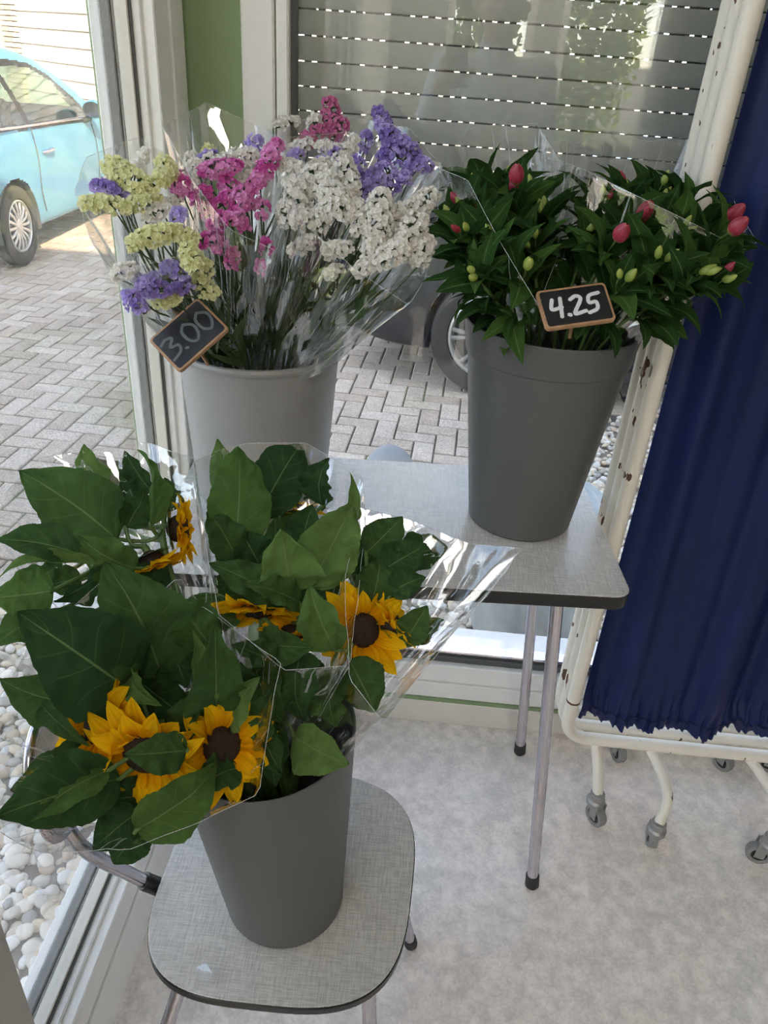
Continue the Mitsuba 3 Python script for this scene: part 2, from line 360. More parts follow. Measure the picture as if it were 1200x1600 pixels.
for (u, v, fu, fv) in ((0.265, -0.12, 0.372, -0.16), (0.255, 0.16, 0.352, 0.208), (-0.265, -0.12, -0.352, -0.16), (-0.265, 0.14, -0.345, 0.19)):
    a, b = np.r_[tl(u, v), TZ - 0.026], np.r_[tl(fu, fv), 0.0]
    if u > 0 and v < 0: a, b = np.array([0.262, 1.075, TZ - .026]), np.array([0.331, 1.015, 0])
    if u > 0 and v > 0: a, b = np.array([0.262, 1.345, TZ - .026]), np.array([0.333, 1.378, 0])
    d = unit(b - a)
    L = np.linalg.norm(b - a)
    leg = add(tb + '__leg', tube([a + d * 0.002, a + d * (L - .03)], 0.0118, 20), 'chrome', 40)
    add(leg + '__collar', tube([a + d * 0.0, a + d * 0.008, a + d * 0.012], [0.016, 0.016, 0.0125], 20), 'black_edge', 40)
    add(leg + '__rubber_foot', tube([a + d * (L - .036), a + d * (L - .034), a + d * (L - .006), a + d * (L - .002)], [0.0125, 0.0142, 0.0148, 0.012], 20), 'rubber', 40)

# ------------------------------------------------------------------ chair
SZ = 0.44
ch = thing('chair', 'chrome framed kitchen chair with grey linen patterned seat by left window', 'chair')
def seat_outline(g=0.0, n=96):
    pts = []
    for k in range(n):
        a = 2 * math.pi * k / n; c, s = math.cos(a), math.sin(a); e = 2 / 3.3
        u = math.copysign(abs(c) ** e, c); v = math.copysign(abs(s) ** e, s)
        w = 0.192 * (1 - 0.055 * u)
        pts.append((0.184 * u, w * v))
    pts = np.array(pts) * (1 - g / 0.18)
    th = math.radians(-3); R = np.array([[math.cos(th), -math.sin(th)], [math.sin(th), math.cos(th)]])
    return pts @ R.T + np.array([-0.1285, 0.7015])
add(ch + '__seat_edge', slab(seat_outline(0), SZ - 0.017, SZ - 0.0012, 0.002), 'black_edge', 30)
add(ch + '__seat', slab(seat_outline(0.0012), SZ - 0.0012, SZ, 0.0006), 'formica', False)
for (a, b, mid) in (((-0.245, 0.575, .415), (-0.352, 0.455, 0), None), ((0.0, 0.585, .415), (0.040, 0.505, 0), None), ((0.005, 0.80, .415), (0.081, 0.862, 0), None), ((-0.262, 0.82, .415), (-0.335, 0.885, 0), None)):
    a, b = np.array(a), np.array(b); d = unit(b - a); L = np.linalg.norm(b - a)
    leg = add(ch + '__leg', tube(curve([a, a + d * L * .5, b - d * 0.02], 12), 0.0102, 18), 'chrome', 40)
    add(leg + '__rubber_foot', tube([b - d * .028, b - d * .026, b - d * .005, b - d * .002], [0.011, 0.0125, 0.013, 0.0105], 18), 'rubber', 40)
add(ch + '__underframe', tube(curve([(-.25, .575, .414), (-.0, .585, .414), (.005, .80, .414), (-.262, .82, .414), (-.25, .575, .414)], 60), 0.009, 12), 'chrome', 40)
for y0, y1 in ((0.665, 0.600), (0.80, 0.80)):
    P = curve([(-0.235, y0, .413), (-0.305, y0, .415), (-0.348, (y0 * .7 + y1 * .3), .475), (-0.385, y1, .60), (-0.412, y1, .72), (-0.416, y1, .78)], 40)
    add(ch + '__back_tube', tube(P, 0.0095, 18), 'chrome', 40)
    add(ch + '__tube_clip', tube([P[9], P[13]], 0.0128, 16), 'black_edge', 40)
# curved back panel
bo = rounded_rect(0.30, 0.165, 0.06, 8)
def backpanel(o, t0, t1):
    n = len(o); V = []
    for t in (t0, t1):
        for (a, b) in o: V.append((-0.408 + t - 0.012 * (1 - (a / .15) ** 2) - (b) * 0.10, 0.700 + a, 0.722 + b))
    cV = [(-0.42 + t0, .70, .722), (-0.42 + t1, .70, .722)]
    V = np.array(V + cV); i = np.arange(n); j = (i + 1) % n
    F = np.vstack([np.stack([i, j, n + j], 1), np.stack([i, n + j, n + i], 1), np.stack([i * 0 + 2 * n, j, i], 1), np.stack([i * 0 + 2 * n + 1, n + i, n + j], 1)])
    m = trimesh.Trimesh(V, F, process=False)
    if m.volume < 0: m.invert()
    return m
add(ch + '__backrest', backpanel(bo * 0.97, 0.010, 0.021), 'formica', 30)
e = np.array([(-0.408 + 0.0155 - 0.012 * (1 - (a / .15) ** 2) - b * .10, .70 + a, .722 + b) for a, b in bo])
add(ch + '__backrest_edge', tube(e, 0.0068, 10, closed=True), 'chrome', 60)

# ------------------------------------------------------------------ buckets
def bucket_mesh(r0, r1, h, kind, n=96):
    t = 0.003
    if kind == 'roll':
        p = [(0, 0), (r0 - .006, 0), (r0, .005), (r1 - .004, h - .014), (r1 + .003, h - .012), (r1 + .006, h - .006), (r1 + .004, h - .001), (r1, h), (r1 - .004, h - .002), (r1 - .007, h - .008)]
    elif kind == 'band':
        k = (h - .055) / h; rb = r0 + (r1 - .004 - r0) * k
        p = [(0, 0), (r0 - .006, 0), (r0, .005), (rb, h - .055), (rb + .0035, h - .052), (r1, h - .003), (r1 - .001, h - .0005), (r1 - .003, h), (r1 - .0045, h - .003)]
    else:
        p = [(0, 0), (r0 - .006, 0), (r0, .005), (r1, h - .002), (r1 - .001, h), (r1 - .003, h - .001)]
    p += [(r0 + (r1 - r0) * .5 - t - .003, h * .5), (r0 - t, .012), (r0 - .01, .004 + t), (0, .004 + t)]
    return lathe(p, n)
BK = {'stat': (np.array([-0.283, 1.262, TZ]), 0.285), 'alst': (np.array([0.202, 1.236, TZ]), 0.368), 'sunf': (np.array([-0.129, 0.664, SZ]), 0.338)}
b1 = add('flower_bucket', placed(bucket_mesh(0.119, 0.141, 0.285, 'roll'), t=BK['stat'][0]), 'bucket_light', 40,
         label='light grey bucket with rolled rim holding the statice bouquets', cat='bucket')
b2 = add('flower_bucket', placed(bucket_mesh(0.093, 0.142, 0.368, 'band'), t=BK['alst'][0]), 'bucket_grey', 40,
         label='dark grey tapered bucket with banded rim holding the red budded bouquets', cat='bucket')
m = bucket_mesh(0.0835, 0.113, 0.338, 'plain', 96)
s = np.clip(m.vertices[:, 2] / 0.338, 0, 1); v = m.vertices.copy()
m.vertices[:, 0] = v[:, 0] - 0.025 * s; m.vertices[:, 2] = v[:, 2] + 0.09 * s * v[:, 0]
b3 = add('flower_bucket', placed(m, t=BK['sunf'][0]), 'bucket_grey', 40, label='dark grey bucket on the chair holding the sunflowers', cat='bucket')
sc_ = [np.array(at(x, y, 1)) for x, y in ((305, 1512), (322, 1504), (352, 1512), (350, 1535), (338, 1545), (326, 1540))]
sc_ = np.array([CAM + (q - CAM) * (SZ + .0025 - CAM_H) / (q - CAM)[2] for q in sc_]); sc_ = np.vstack([sc_, sc_.mean(0) + [0, 0, .006]])
add('film_scrap', trimesh.Trimesh(sc_, [[k, (k + 1) % 6, 6] for k in range(6)], process=False), 'film', False, label='small torn scrap of clear film lying on the chair seat', cat='scrap')
# ------------------------------------------------------------------ price tags
STROKES = {'3': [[(0.05, .9), (.35, 1), (.6, .85), (.3, .58), (.62, .42), (.5, .12), (.05, 0)]], '.': [[(0.0, .06), (.06, .03)]],
           '0': [[(.3, 1), (.05, .75), (.05, .25), (.3, 0), (.55, .25), (.6, .7), (.3, 1)]], '4': [[(.12, .95), (0, .45), (.5, .5)], [(.52, .98), (.38, 0)]],
           '2': [[(0, .85), (.3, 1), (.5, .8), (.05, .08), (.6, .15)]], '5': [[(.68, 1.02), (.2, .92), (.12, .55), (.45, .55), (.42, .18), (0, .02)]]}
def handwriting(text, h, gap, w):
    """Brush strokes as flat ribbons in the xy plane."""
    out, x = [], 0.0
    for c in text:
        wd = 0.12 if c == '.' else 0.62
        for s in STROKES[c]:
            pts = curve(np.array([(x + a, b) for a, b in s]), 26) if len(s) > 2 else np.array([(x + a, b) for a, b in s])
            g = sg.LineString(pts * h).buffer(w, cap_style=1, join_style=1).simplify(w * .05)
            out.append(trimesh.creation.extrude_polygon(g, 0.0004, engine='earcut'))
        x += wd + gap
    m = join(out); m.apply_translation([-(m.bounds[0] + m.bounds[1])[0] / 2, -(m.bounds[0] + m.bounds[1])[1] / 2, 0])
    return m
def price_tag(corners, text, mat, label, hh, ww, gap, stick):
    tl_, tr_, br_, bl_ = (np.array(c) for c in corners)
    c = (tl_ + tr_ + br_ + bl_) / 4; x = unit(tr_ - tl_ + br_ - bl_); W = np.linalg.norm(tr_ - tl_ + br_ - bl_) / 2
    y = tl_ - bl_ + tr_ - br_; Hh = np.linalg.norm(y) / 2; y = unit(y - x * (x @ y)); z = np.cross(x, y)
    if z @ (CAM - c) < 0: raise ValueError('tag faces away')
    M = np.eye(4); M[:3, 0], M[:3, 1], M[:3, 2], M[:3, 3] = x, y, z, c
    t = thing('price_tag', label, 'price tag')
    o = rounded_rect(W, Hh, .006, 6)
    add(t + '__frame', placed(slab(o, -.006, 0.0008, .0008), M), 'wood_edge', False)
    add(t + '__board', placed(slab(rounded_rect(W - .007, Hh - .007, .004, 5), -.004, .0013, .0004), M), 'board_black', False)
    add(t + '__price', placed(placed(handwriting(text, hh, gap, ww), t=(0.0, 0, .0013)), M), mat, False)
    add(t + '__clip', tube([c - z * .004 - y * Hh * .3, *stick], .0028, 8), 'wood_edge', 40)
    return t

# ------------------------------------------------------------------ outside ground
gravel_poly = sg.Polygon([(-1.36, -3.5), (-1.36, 1.9), (-0.95, 2.55), (-0.2, 2.75), (0.35, 2.95), (0.95, 3.75), (1.55, 4.65), (2.6, 5.3), (6, 5.6), (6, 1.62), (-0.61, 1.62), (-0.61, -3.5)])
struct('ground', box(-40, 30, -25, 45, GROUND - .5, GROUND - 0.012), 'joint_soil', label='earth with moss below the pavers')
struct('yard', box(-40, -7.6, -25, 45, GROUND - .3, GROUND - .004), 'concrete', label='plain concrete yard beyond the block paving')
struct('street', box(-7.6, 30, 10.6, 45, GROUND - .3, GROUND - .004), 'concrete', label='plain concrete strip before the house across the yard')
pv = num('pavement'); say(pv, 'grey brown concrete block paving in herringbone outside the windows', kind='structure')
PW, GAP = 0.1035, 0.0095
_pa = math.radians(-3.0)
pr_, pc_ = math.cos(_pa), math.sin(_pa)
pav = []
for i in range(-110, 60):
    for j in range(-10, 125):
        mm = (i - j) % 4
        if mm not in (0, 3): continue
        w, h = (2, 1) if mm == 0 else (1, 2)
        u, v = (i + w / 2) * PW, (j + h / 2) * PW
        x, y = u * pr_ - v * pc_ + 0.02, u * pc_ + v * pr_ + 0.03
        if y > 10.5 or y < 0.6 or x < -7.5 or x > 4.2: continue
        if y < 1.5 and x < -4.5: continue
        if gravel_poly.buffer(0.02).contains(sg.Point(x, y)) or (x > -0.7 and y < 1.8): continue
        if x > 0.6 + 0.42 * (y - 1): continue
        pav.append((x, y, w, h))
def paver(x, y, w, h):
    W, H = w * PW - GAP, h * PW - GAP
    o = np.array([(-W / 2, -H / 2), (W / 2, -H / 2), (W / 2, H / 2), (-W / 2, H / 2)]); c = .005
    inn = np.array([(-W / 2 + c, -H / 2 + c), (W / 2 - c, -H / 2 + c), (W / 2 - c, H / 2 - c), (-W / 2 + c, H / 2 - c)])
    z = RNG.uniform(-.0025, .0015); tx, ty = RNG.normal(0, .008, 2)
    V = np.vstack([np.c_[o, np.full(4, -.04)], np.c_[o, np.full(4, -.004)], np.c_[inn, np.zeros(4)]])
    V[:, 2] += z + V[:, 0] * tx + V[:, 1] * ty
    a = _pa + RNG.normal(0, .006)
    V[:, :2] = V[:, :2] @ np.array([[math.cos(a), math.sin(a)], [-math.sin(a), math.cos(a)]]) + (x, y)
    V[:, 2] += GROUND
    F = [[8, 9, 10], [8, 10, 11]]
    for k in range(4):
        l = (k + 1) % 4
        F += [[k, l, 4 + l], [k, 4 + l, 4 + k], [4 + k, 4 + l, 8 + l], [4 + k, 8 + l, 8 + k]]
    return V, np.array(F)
def pix(P):
    v = np.asarray(P) - CAM
    return np.array([600 + FOCAL * (v @ RT) / (v @ FW), 800 - FOCAL * (v @ UP) / (v @ FW)])
def seen_paver(x, y):
    px, py = pix((x, y, GROUND))
    return (-30 < px < 225 and 400 < py < 850) or (505 < px < 740 and 520 < py < 735) or (1000 < px < 1050 and 500 < py < 600)
pav.sort(key=lambda q: (not seen_paver(q[0], q[1]), math.hypot(q[0], q[1])))
rest, n_ = [], 0
def emit(items, key, mat, kind=None):
    V = np.vstack([a for a, _, _ in items]); off = np.cumsum([0] + [len(a) for a, _, _ in items[:-1]])
    F = np.vstack([f + o for (_, f, _), o in zip(items, off)]); U = np.vstack([np.full((len(a), 2), u) for a, _, u in items])
    k = add(key, trimesh.Trimesh(V, F, process=False), mat, False, uv=U)
    if kind: say(k, kind=kind)
for q in pav:
    V, F = paver(*q); it = (V, F, RNG.random())
    if n_ < 300: emit([it], pv + '__paver', 'paver')
    else: rest.append(it)
    n_ += 1
emit(rest, pv + '__distant_pavers', 'paver', 'stuff')

# gravel: rounded pebbles
gv = num('gravel_bed'); say(gv, 'bed of white and beige pebbles along the building outside the windows', kind='structure')
gx, gy = gravel_poly.exterior.xy
gm = trimesh.creation.extrude_polygon(gravel_poly, 0.03, engine='earcut'); gm.apply_translation([0, 0, GROUND - .035])
add(gv + '__bed', gm, 'gravel_soil', False)
ico = trimesh.creation.icosphere(1)
shapes = []
for k in range(14):
    v = ico.vertices * (1 + 0.28 * (meshkit.noise(ico.vertices * 1.3 + 9 * k, k)[:, None] - .5))
    shapes.append(v)
PEB = np.array([(0.70, 0.65, 0.57), (0.74, 0.70, 0.63), (0.62, 0.54, 0.43), (0.66, 0.55, 0.40), (0.48, 0.45, 0.40), (0.70, 0.69, 0.66), (0.47, 0.36, 0.26), (0.36, 0.35, 0.33)])
PP = np.array([.22, .25, .14, .1, .1, .12, .04, .03])
peb = []
def sow(x0, x1, y0, y1, n, smin, smax, ztop):
    q = RNG.uniform((x0, y0), (x1, y1), (n, 2))
    for x, y in q:
        if not gravel_poly.contains(sg.Point(x, y)): continue
        peb.append((x, y, GROUND + RNG.uniform(-.012, ztop), RNG.uniform(smin, smax)))
sow(-1.36, -0.61, -0.2, 2.6, 5200, .011, .020, .014)
sow(-0.61, 2.2, 1.62, 3.2, 9500, .010, .018, .014)
sow(0.5, 2.6, 3.0, 5.2, 7000, .011, .018, .012)
def pebble(x, y, z, s):
    v = shapes[RNG.integers(len(shapes))] * (np.array([1.25, 0.95, .72]) * RNG.uniform(.85, 1.15, 3) * s)
    M = trimesh.transformations.euler_matrix(RNG.normal(0, .35), RNG.normal(0, .35), RNG.uniform(0, 6.28))[:3, :3]
    c = PEB[RNG.choice(len(PEB), p=PP)] * RNG.uniform(.85, 1.1)
    return v @ M.T + (x, y, z), c
def seen_peb(q):
    px, py = pix(q[:3])
    return (-15 < px < 130 and 1035 < py < 1540 and px < 130 - max(0, (py - 1337)) * .48) or (915 < px < 1060 and 560 < py < 850) or (640 < px < 910 and 930 < py < 1045)
peb.sort(key=lambda q: (not seen_peb(q), -q[3] / (np.hypot(q[0], q[1]) + 1) - 0.02 * (q[2] > GROUND)))
VV, FF, CC = [], [], []; o_ = 0
for k, q in enumerate(peb):
    v, c = pebble(*q)
    if k < 300:
        add(gv + '__pebble', trimesh.Trimesh(v, ico.faces, process=False), 'vertex', True, color=np.tile(c, (len(v), 1)))
    else:
        VV.append(v); FF.append(ico.faces + o_); CC.append(np.tile(c, (len(v), 1))); o_ += len(v)
say(add(gv + '__pebbles', trimesh.Trimesh(np.vstack(VV), np.vstack(FF), process=False), 'vertex', True, color=np.vstack(CC)), kind='stuff')

# zinc bin and a boulder on the gravel
zb = thing('zinc_bin', 'galvanised zinc bin with flat lid standing on gravel behind the table', 'bin')
ZB = np.array([0.395, 2.02, GROUND + .012])
add(zb + '__body', placed(lathe([(0, 0), (.135, 0), (.150, .012), (.166, .06), (.168, .066), (.166, .072), (.176, .25), (.179, .256), (.177, .262), (.182, .50), (.186, .505), (.182, .51), (0, .50)], 64), t=ZB), 'zinc', 40)
add(zb + '__lid', placed(lathe([(0, .512), (.186, .512), (.190, .516), (.190, .526), (.184, .532), (.165, .530), (.160, .524), (0, .524)], 64), t=ZB), 'zinc', 40)
for s_ in (1, -1):
    hd = curve([(.172 * s_, -.05, .20), (.20 * s_, -.045, .185), (.215 * s_, 0, .18), (.20 * s_, .045, .185), (.172 * s_, .05, .20)], 20)
    add(zb + '__handle', placed(tube(hd, .006, 8), t=ZB), 'zinc', 40)
bo_ = trimesh.creation.icosphere(3); bo_.vertices *= np.array([.105, .10, .10]) * (1 + .12 * (meshkit.noise(bo_.vertices * 1.5, 3)[:, None] - .5))
add('boulder', placed(bo_, t=(-0.105, 2.99, GROUND + .08)), pr((0.23, 0.25, 0.27), 0.6), True, label='round blue grey boulder at the edge of the paving behind the table', cat='stone')

# ------------------------------------------------------------------ cars
def interp(x, pts):
    a = np.array(pts); return np.interp(x, a[:, 0], a[:, 1])
def smooth_interp(x, pts):
    from scipy.interpolate import PchipInterpolator
    a = np.array(pts); return PchipInterpolator(a[:, 0], a[:, 1])(x)
def make_car(key, spec, M):
    """spec: L, W (half), roof profile, belt, windows, wheels; local x runs rear to front, y to the car's right, z up."""
    L, W = spec['L'], spec['W']
    S = np.linspace(0, L, spec.get('ns', 220)); nt = 110
    top, belt = smooth_interp(S, spec['top']), smooth_interp(S, spec['belt'])
    bot = smooth_interp(S, spec['bot'])
    plan = smooth_interp(S, spec['plan'])
    rows = []
    for s, zt, zb, z0, pf in zip(S, top, belt, bot, plan):
        zb = min(zb, zt - .03)
        w = W * pf
        crown = min(1.0, max(0.0, (zt - zb) / .45))
        pts = np.array([(0, z0), (w * .86, z0), (w * .955, z0 + .05), (w * .985, z0 + .18 * (zb - z0) + .06), (w, z0 + .55 * (zb - z0)), (w * .992, z0 + .82 * (zb - z0)), (w * .965, zb),
                        (w * (.965 - .13 * crown), zb + (zt - zb) * .55), (w * (.94 - .24 * crown), zb + (zt - zb) * .88), (w * (.86 - .30 * crown), zt - .012 * crown), (w * .4, zt + .012 * 0), (0, zt)])
        d = np.r_[0, np.cumsum(np.linalg.norm(np.diff(pts, axis=0), axis=1) + 1e-6)]
        tt = np.r_[np.linspace(0, d[1], 4)[:-1], np.linspace(d[1], d[6], 50)[:-1], np.linspace(d[6], d[9], 45)[:-1], np.linspace(d[9], d[-1], 14)]
        from scipy.interpolate import PchipInterpolator
        rows.append(np.c_[np.full(len(tt), s), PchipInterpolator(d, pts[:, 0])(tt), PchipInterpolator(d, pts[:, 1])(tt)])
    G = np.array(rows); ns, nt = G.shape[:2]
    idx = np.arange(ns * nt).reshape(ns, nt)
    quads = np.stack([idx[:-1, :-1], idx[1:, :-1], idx[1:, 1:], idx[:-1, 1:]], -1).reshape(-1, 4)
    V = G.reshape(-1, 3); C = V[quads].mean(1)
    side = C[:, 1] > .35 * W
    kind = np.zeros(len(quads), int)
    for poly in spec['windows']:
        g = sg.Polygon(poly)
        for r, gg in ((2, g.buffer(.042)), (1, g)):
            x0, z0, x1, z1 = gg.bounds
            near = np.nonzero(side & (C[:, 0] > x0) & (C[:, 0] < x1) & (C[:, 2] > z0) & (C[:, 2] < z1))[0]
            import shapely
            ins = near[shapely.contains_xy(gg, C[near, 0], C[near, 2])]
            kind[ins[kind[ins] != 1]] = r
    for a, b in spec.get('screens', []):   # windscreen and rear window: on the top surface between stations a and b
        kind[(C[:, 0] > a) & (C[:, 0] < b) & (C[:, 1] < W * .60) & (C[:, 2] > interp(C[:, 0], np.c_[S, belt]) + .01)] = 1
    for wx, wz, wr in spec['arches']:
        kind[(np.hypot(C[:, 0] - wx, C[:, 2] - wz) < wr) & (C[:, 1] > W * .5)] = 3
        kind[(np.hypot(C[:, 0] - wx, C[:, 2] - wz) < wr) & (C[:, 2] < wz) ] = 3
    def part(sel, name, mat, off=0.0, smooth=35):
        if not sel.any(): return
        q = quads[sel]
        v2 = V * np.array([1, -1, 1])
        q2 = q[:, ::-1] + len(V)
        VV = np.vstack([V, v2]); QQ = np.vstack([q, q2])
        m = trimesh.Trimesh(VV, np.vstack([QQ[:, [0, 1, 2]], QQ[:, [0, 2, 3]]]), process=False)
        m.remove_unreferenced_vertices(); m.merge_vertices()
        m.apply_transform(M); return add(key + '__' + name, m, mat, smooth)
    body = part(kind == 0, 'body', spec['paint'])
    part(kind == 2, 'window_trim', 'black_edge')
    part(kind == 1, 'window', 'car_glass')
    # arch linings and wheels, both sides
    for sgn in (1, -1):
        for wx, wz, wr in spec['arches']:
            a = np.linspace(-.25, math.pi + .25, 24)
            o = np.c_[wx + wr * np.cos(a), wz + wr * np.sin(a)]
            yi, yo = W * .5, W * .985
            V1 = np.vstack([np.c_[o[:, 0], np.full(24, sgn * yo), o[:, 1]], np.c_[o[:, 0], np.full(24, sgn * yi), o[:, 1]], [[wx, sgn * yi, wz]]])
            i = np.arange(23)
            F1 = np.vstack([np.stack([i, i + 1, 24 + i + 1], 1), np.stack([i, 24 + i + 1, 24 + i], 1), np.stack([i * 0 + 48, 24 + i, 24 + i + 1], 1)])
            mm = trimesh.Trimesh(V1, F1, process=False); mm.apply_transform(M)
            add(key + '__arch_lining', mm, 'gasket', False)
            R = spec['tyre']; rim = spec['rim']
            B = trimesh.transformations.translation_matrix([wx, sgn * (W * .93), R]) @ np.array([[1, 0, 0, 0], [0, 0, sgn, 0], [0, 1 if sgn < 0 else -1, 0, 0], [0, 0, 0, 1.0]])
            B2 = np.eye(4); B2[:3, :3] = np.array([[1, 0, 0], [0, 0, sgn], [0, -sgn, 0]]); B2[:3, 3] = (wx, sgn * W * .93, R)
            MM = M @ B2
            wd = .09
            ty = lathe([(rim, -wd), (R - .03, -wd), (R - .006, -wd + .03), (R, -.03), (R, .015), (R - .006, .035), (R - .03, .050), (rim + .01, .046), (rim, .03), (rim, -wd)], 72); ty.apply_transform(MM)
            wk = add(key + '__wheel', ty, 'tyre', 40)
            rr = lathe([(rim, -wd), (rim, .034), (rim - .012, .040), (rim - .02, .028), (rim - .026, -.02), (rim - .03, -wd)], 72); rr.apply_transform(MM)
            add(wk + '__rim', rr, 'alloy', 40)
            sp = []
            nsp = spec['spokes']
            for k in range(nsp):
                a = 2 * math.pi * k / nsp
                for da in ((-.11, .11) if nsp < 9 else (0,)):
                    c0, c1 = np.array([math.cos(a) * .05, math.sin(a) * .05]), np.array([math.cos(a + da) * (rim - .018), math.sin(a + da) * (rim - .018)])
                    sp.append(tube([(*c0, .022), (*(c0 * .5 + c1 * .5), .030), (*c1, .020)], [.011, .012, .014], 8, flat=.7))
            ss = join(sp); ss.apply_transform(MM); add(wk + '__spokes', ss, spec.get('spoke_mat', 'alloy'), 40)
            hb = lathe([(0, .034), (.045, .033), (.058, .026), (.058, -.01), (0, -.01)], 32); hb.apply_transform(MM); add(wk + '__hub_cap', hb, 'alloy', 40)
            bk = lathe([(0, -.03), (rim - .03, -.03), (rim - .03, -.035), (0, -.035)], 40); bk.apply_transform(MM); add(wk + '__brake_disc', bk, 'gasket', 40)
    return body
scene['car_glass'] = {'type': 'thindielectric', 'int_ior': 1.5, 'specular_transmittance': {'type': 'rgb', 'value': [0.55, 0.68, 0.60]}}
scene['tyre'] = pr((0.05, 0.046, 0.042), 0.7)
scene['alloy'] = pr((0.62, 0.60, 0.57), 0.3, 0.5)
scene['paint_blue'] = pr((0.095, 0.28, 0.40), 0.35, clearcoat=0.6, clearcoat_gloss=0.9)
scene['paint_dark'] = pr((0.018, 0.019, 0.022), 0.3, clearcoat=0.8, clearcoat_gloss=0.9)
scene['seat_dark'] = pr((0.05, 0.05, 0.055), 0.8)
scene['seat_red'] = pr((0.65, 0.09, 0.03), 0.7)
small = dict(L=3.55, W=.815, paint='paint_blue', tyre=.295, rim=.195, spokes=16,
    top=[(0, .62), (.04, .90), (.14, 1.08), (.32, 1.26), (.6, 1.40), (1.0, 1.475), (1.4, 1.485), (1.8, 1.44), (2.15, 1.30), (2.5, 1.07), (2.7, .97), (3.1, .88), (3.4, .74), (3.55, .5)],
    belt=[(0, .80), (.3, .95), (1, .955), (2.2, .93), (3.0, .80), (3.55, .45)], bot=[(0, .36), (.3, .22), (3.2, .2), (3.55, .3)],
    plan=[(0, .70), (.12, .86), (.4, .97), (.9, 1.0), (2.6, 1.0), (3.2, .93), (3.45, .80), (3.55, .62)],
    windows=[[(.40, 1.00), (.38, 1.10), (.55, 1.25), (.80, 1.335), (.92, 1.345), (1.00, .985)], [(1.08, .98), (1.00, 1.35), (1.25, 1.365), (1.55, 1.34), (1.85, 1.245), (2.12, 1.08), (2.24, .965)]],
    screens=[(.10, .30), (2.0, 2.62)], arches=[(.62, .30, .335), (2.92, .30, .335)])
CM = np.array([[0, 1, 0, -3.2 - .815], [1, 0, 0, 5.44], [0, 0, 1, GROUND], [0, 0, 0, 1.0]])   # local x -> +y, local y -> +x
CM = trimesh.transformations.translation_matrix([-3.2, 6.05, 0]) @ trimesh.transformations.rotation_matrix(math.radians(1.5), [0, 0, 1]) @ trimesh.transformations.translation_matrix([3.2, -6.05, 0]) @ CM
car1 = thing('car', 'light blue small hatchback parked outside the left window', 'car')
make_car(car1, small, CM)
def carp(name, m, mat, smooth=35, M=CM):
    m.apply_transform(M); return add(car1 + '__' + name, m, mat, smooth)
carp('belt_strip', tube(curve([(.36, .795, .985), (1.05, .805, .972), (2.3, .800, .955)], 30), .011, 8), 'chrome')
carp('door_handle', join([tube(curve([(1.16, .808, .765), (1.20, .838, .775), (1.30, .842, .778), (1.36, .812, .772)], 16), [.012] * 16, 10)]), 'chrome')
mir = trimesh.creation.icosphere(3); mir.vertices *= (.075, .10, .075); mir.vertices[:, 0] = np.maximum(mir.vertices[:, 0], -.045); mir.apply_translation([2.13, .90, 1.03])
mk = carp('mirror', mir, 'paint_blue'); carp('mirror__arm', tube([(2.14, .78, .93), (2.13, .86, .96)], .025, 8), 'gasket')
mg = trimesh.creation.cylinder(.062, .004, sections=32); mg.apply_transform(rot_to((-1, 0, 0))); mg.apply_scale([1, 1.3, 1]); mg.apply_translation([2.082, .90, 1.03]); carp('mirror__glass', mg, 'chrome')
a_ = np.linspace(0, 2 * math.pi, 32, endpoint=False)
carp('fuel_flap', placed(lathe([(0, .002), (.075, .002), (.078, -.003), (0, -.003)], 32), rot_to((0, 1, 0)), (.36, .800, .80)), 'paint_blue')
# door gap lines
carp('door_gap', join([tube(curve([(1.04, .800, .96), (1.06, .815, .75), (1.04, .815, .5), (1.10, .80, .33)], 24), .004, 6), tube(curve([(2.28, .795, .95), (2.32, .815, .7), (2.30, .812, .45), (2.22, .80, .33)], 24), .004, 6)]), 'gasket')
def seat(x, y, mat):
    st = carp('seat', join([box(x - .25, x + .25, y - .24, y + .24, .45, .62, .05), placed(box(-.07, .07, -.23, .23, 0, .56, .05), trimesh.transformations.rotation_matrix(-.2, [0, 1, 0]), (x - .22, y, .58)), placed(box(-.045, .045, -.13, .13, .60, .78, .04), trimesh.transformations.rotation_matrix(-.2, [0, 1, 0]), (x - .22, y, .58))]), mat)
seat(1.45, .36, 'seat_dark'); seat(1.45, -.36, 'seat_dark'); seat(.90, 0.36, 'seat_red'); seat(.90, -.36, 'seat_red')
mid = dict(L=4.1, W=.87, spoke_mat='caster_metal', paint='paint_dark', tyre=.335, rim=.238, spokes=7,
    top=[(0, .66), (.06, .95), (.25, 1.16), (.6, 1.40), (1.2, 1.50), (1.9, 1.50), (2.5, 1.34), (2.95, 1.06), (3.4, .96), (3.85, .82), (4.1, .55)],
    belt=[(0, .85), (.4, .98), (1.5, .97), (2.9, .94), (3.6, .82), (4.1, .5)], bot=[(0, .32), (.3, .22), (3.8, .20), (4.1, .24)],
    plan=[(0, .74), (.15, .9), (.5, .98), (1, 1), (3, 1), (3.7, .93), (4.0, .8), (4.1, .66)],
    windows=[[(.65, 1.02), (.75, 1.28), (1.0, 1.38), (1.25, 1.40), (1.30, 1.01)], [(1.36, 1.01), (1.32, 1.40), (1.9, 1.40), (2.3, 1.28), (2.68, 1.0)]],
    screens=[(.15, .5), (2.45, 2.9)], arches=[(.72, .335, .372), (3.25, .335, .372)])
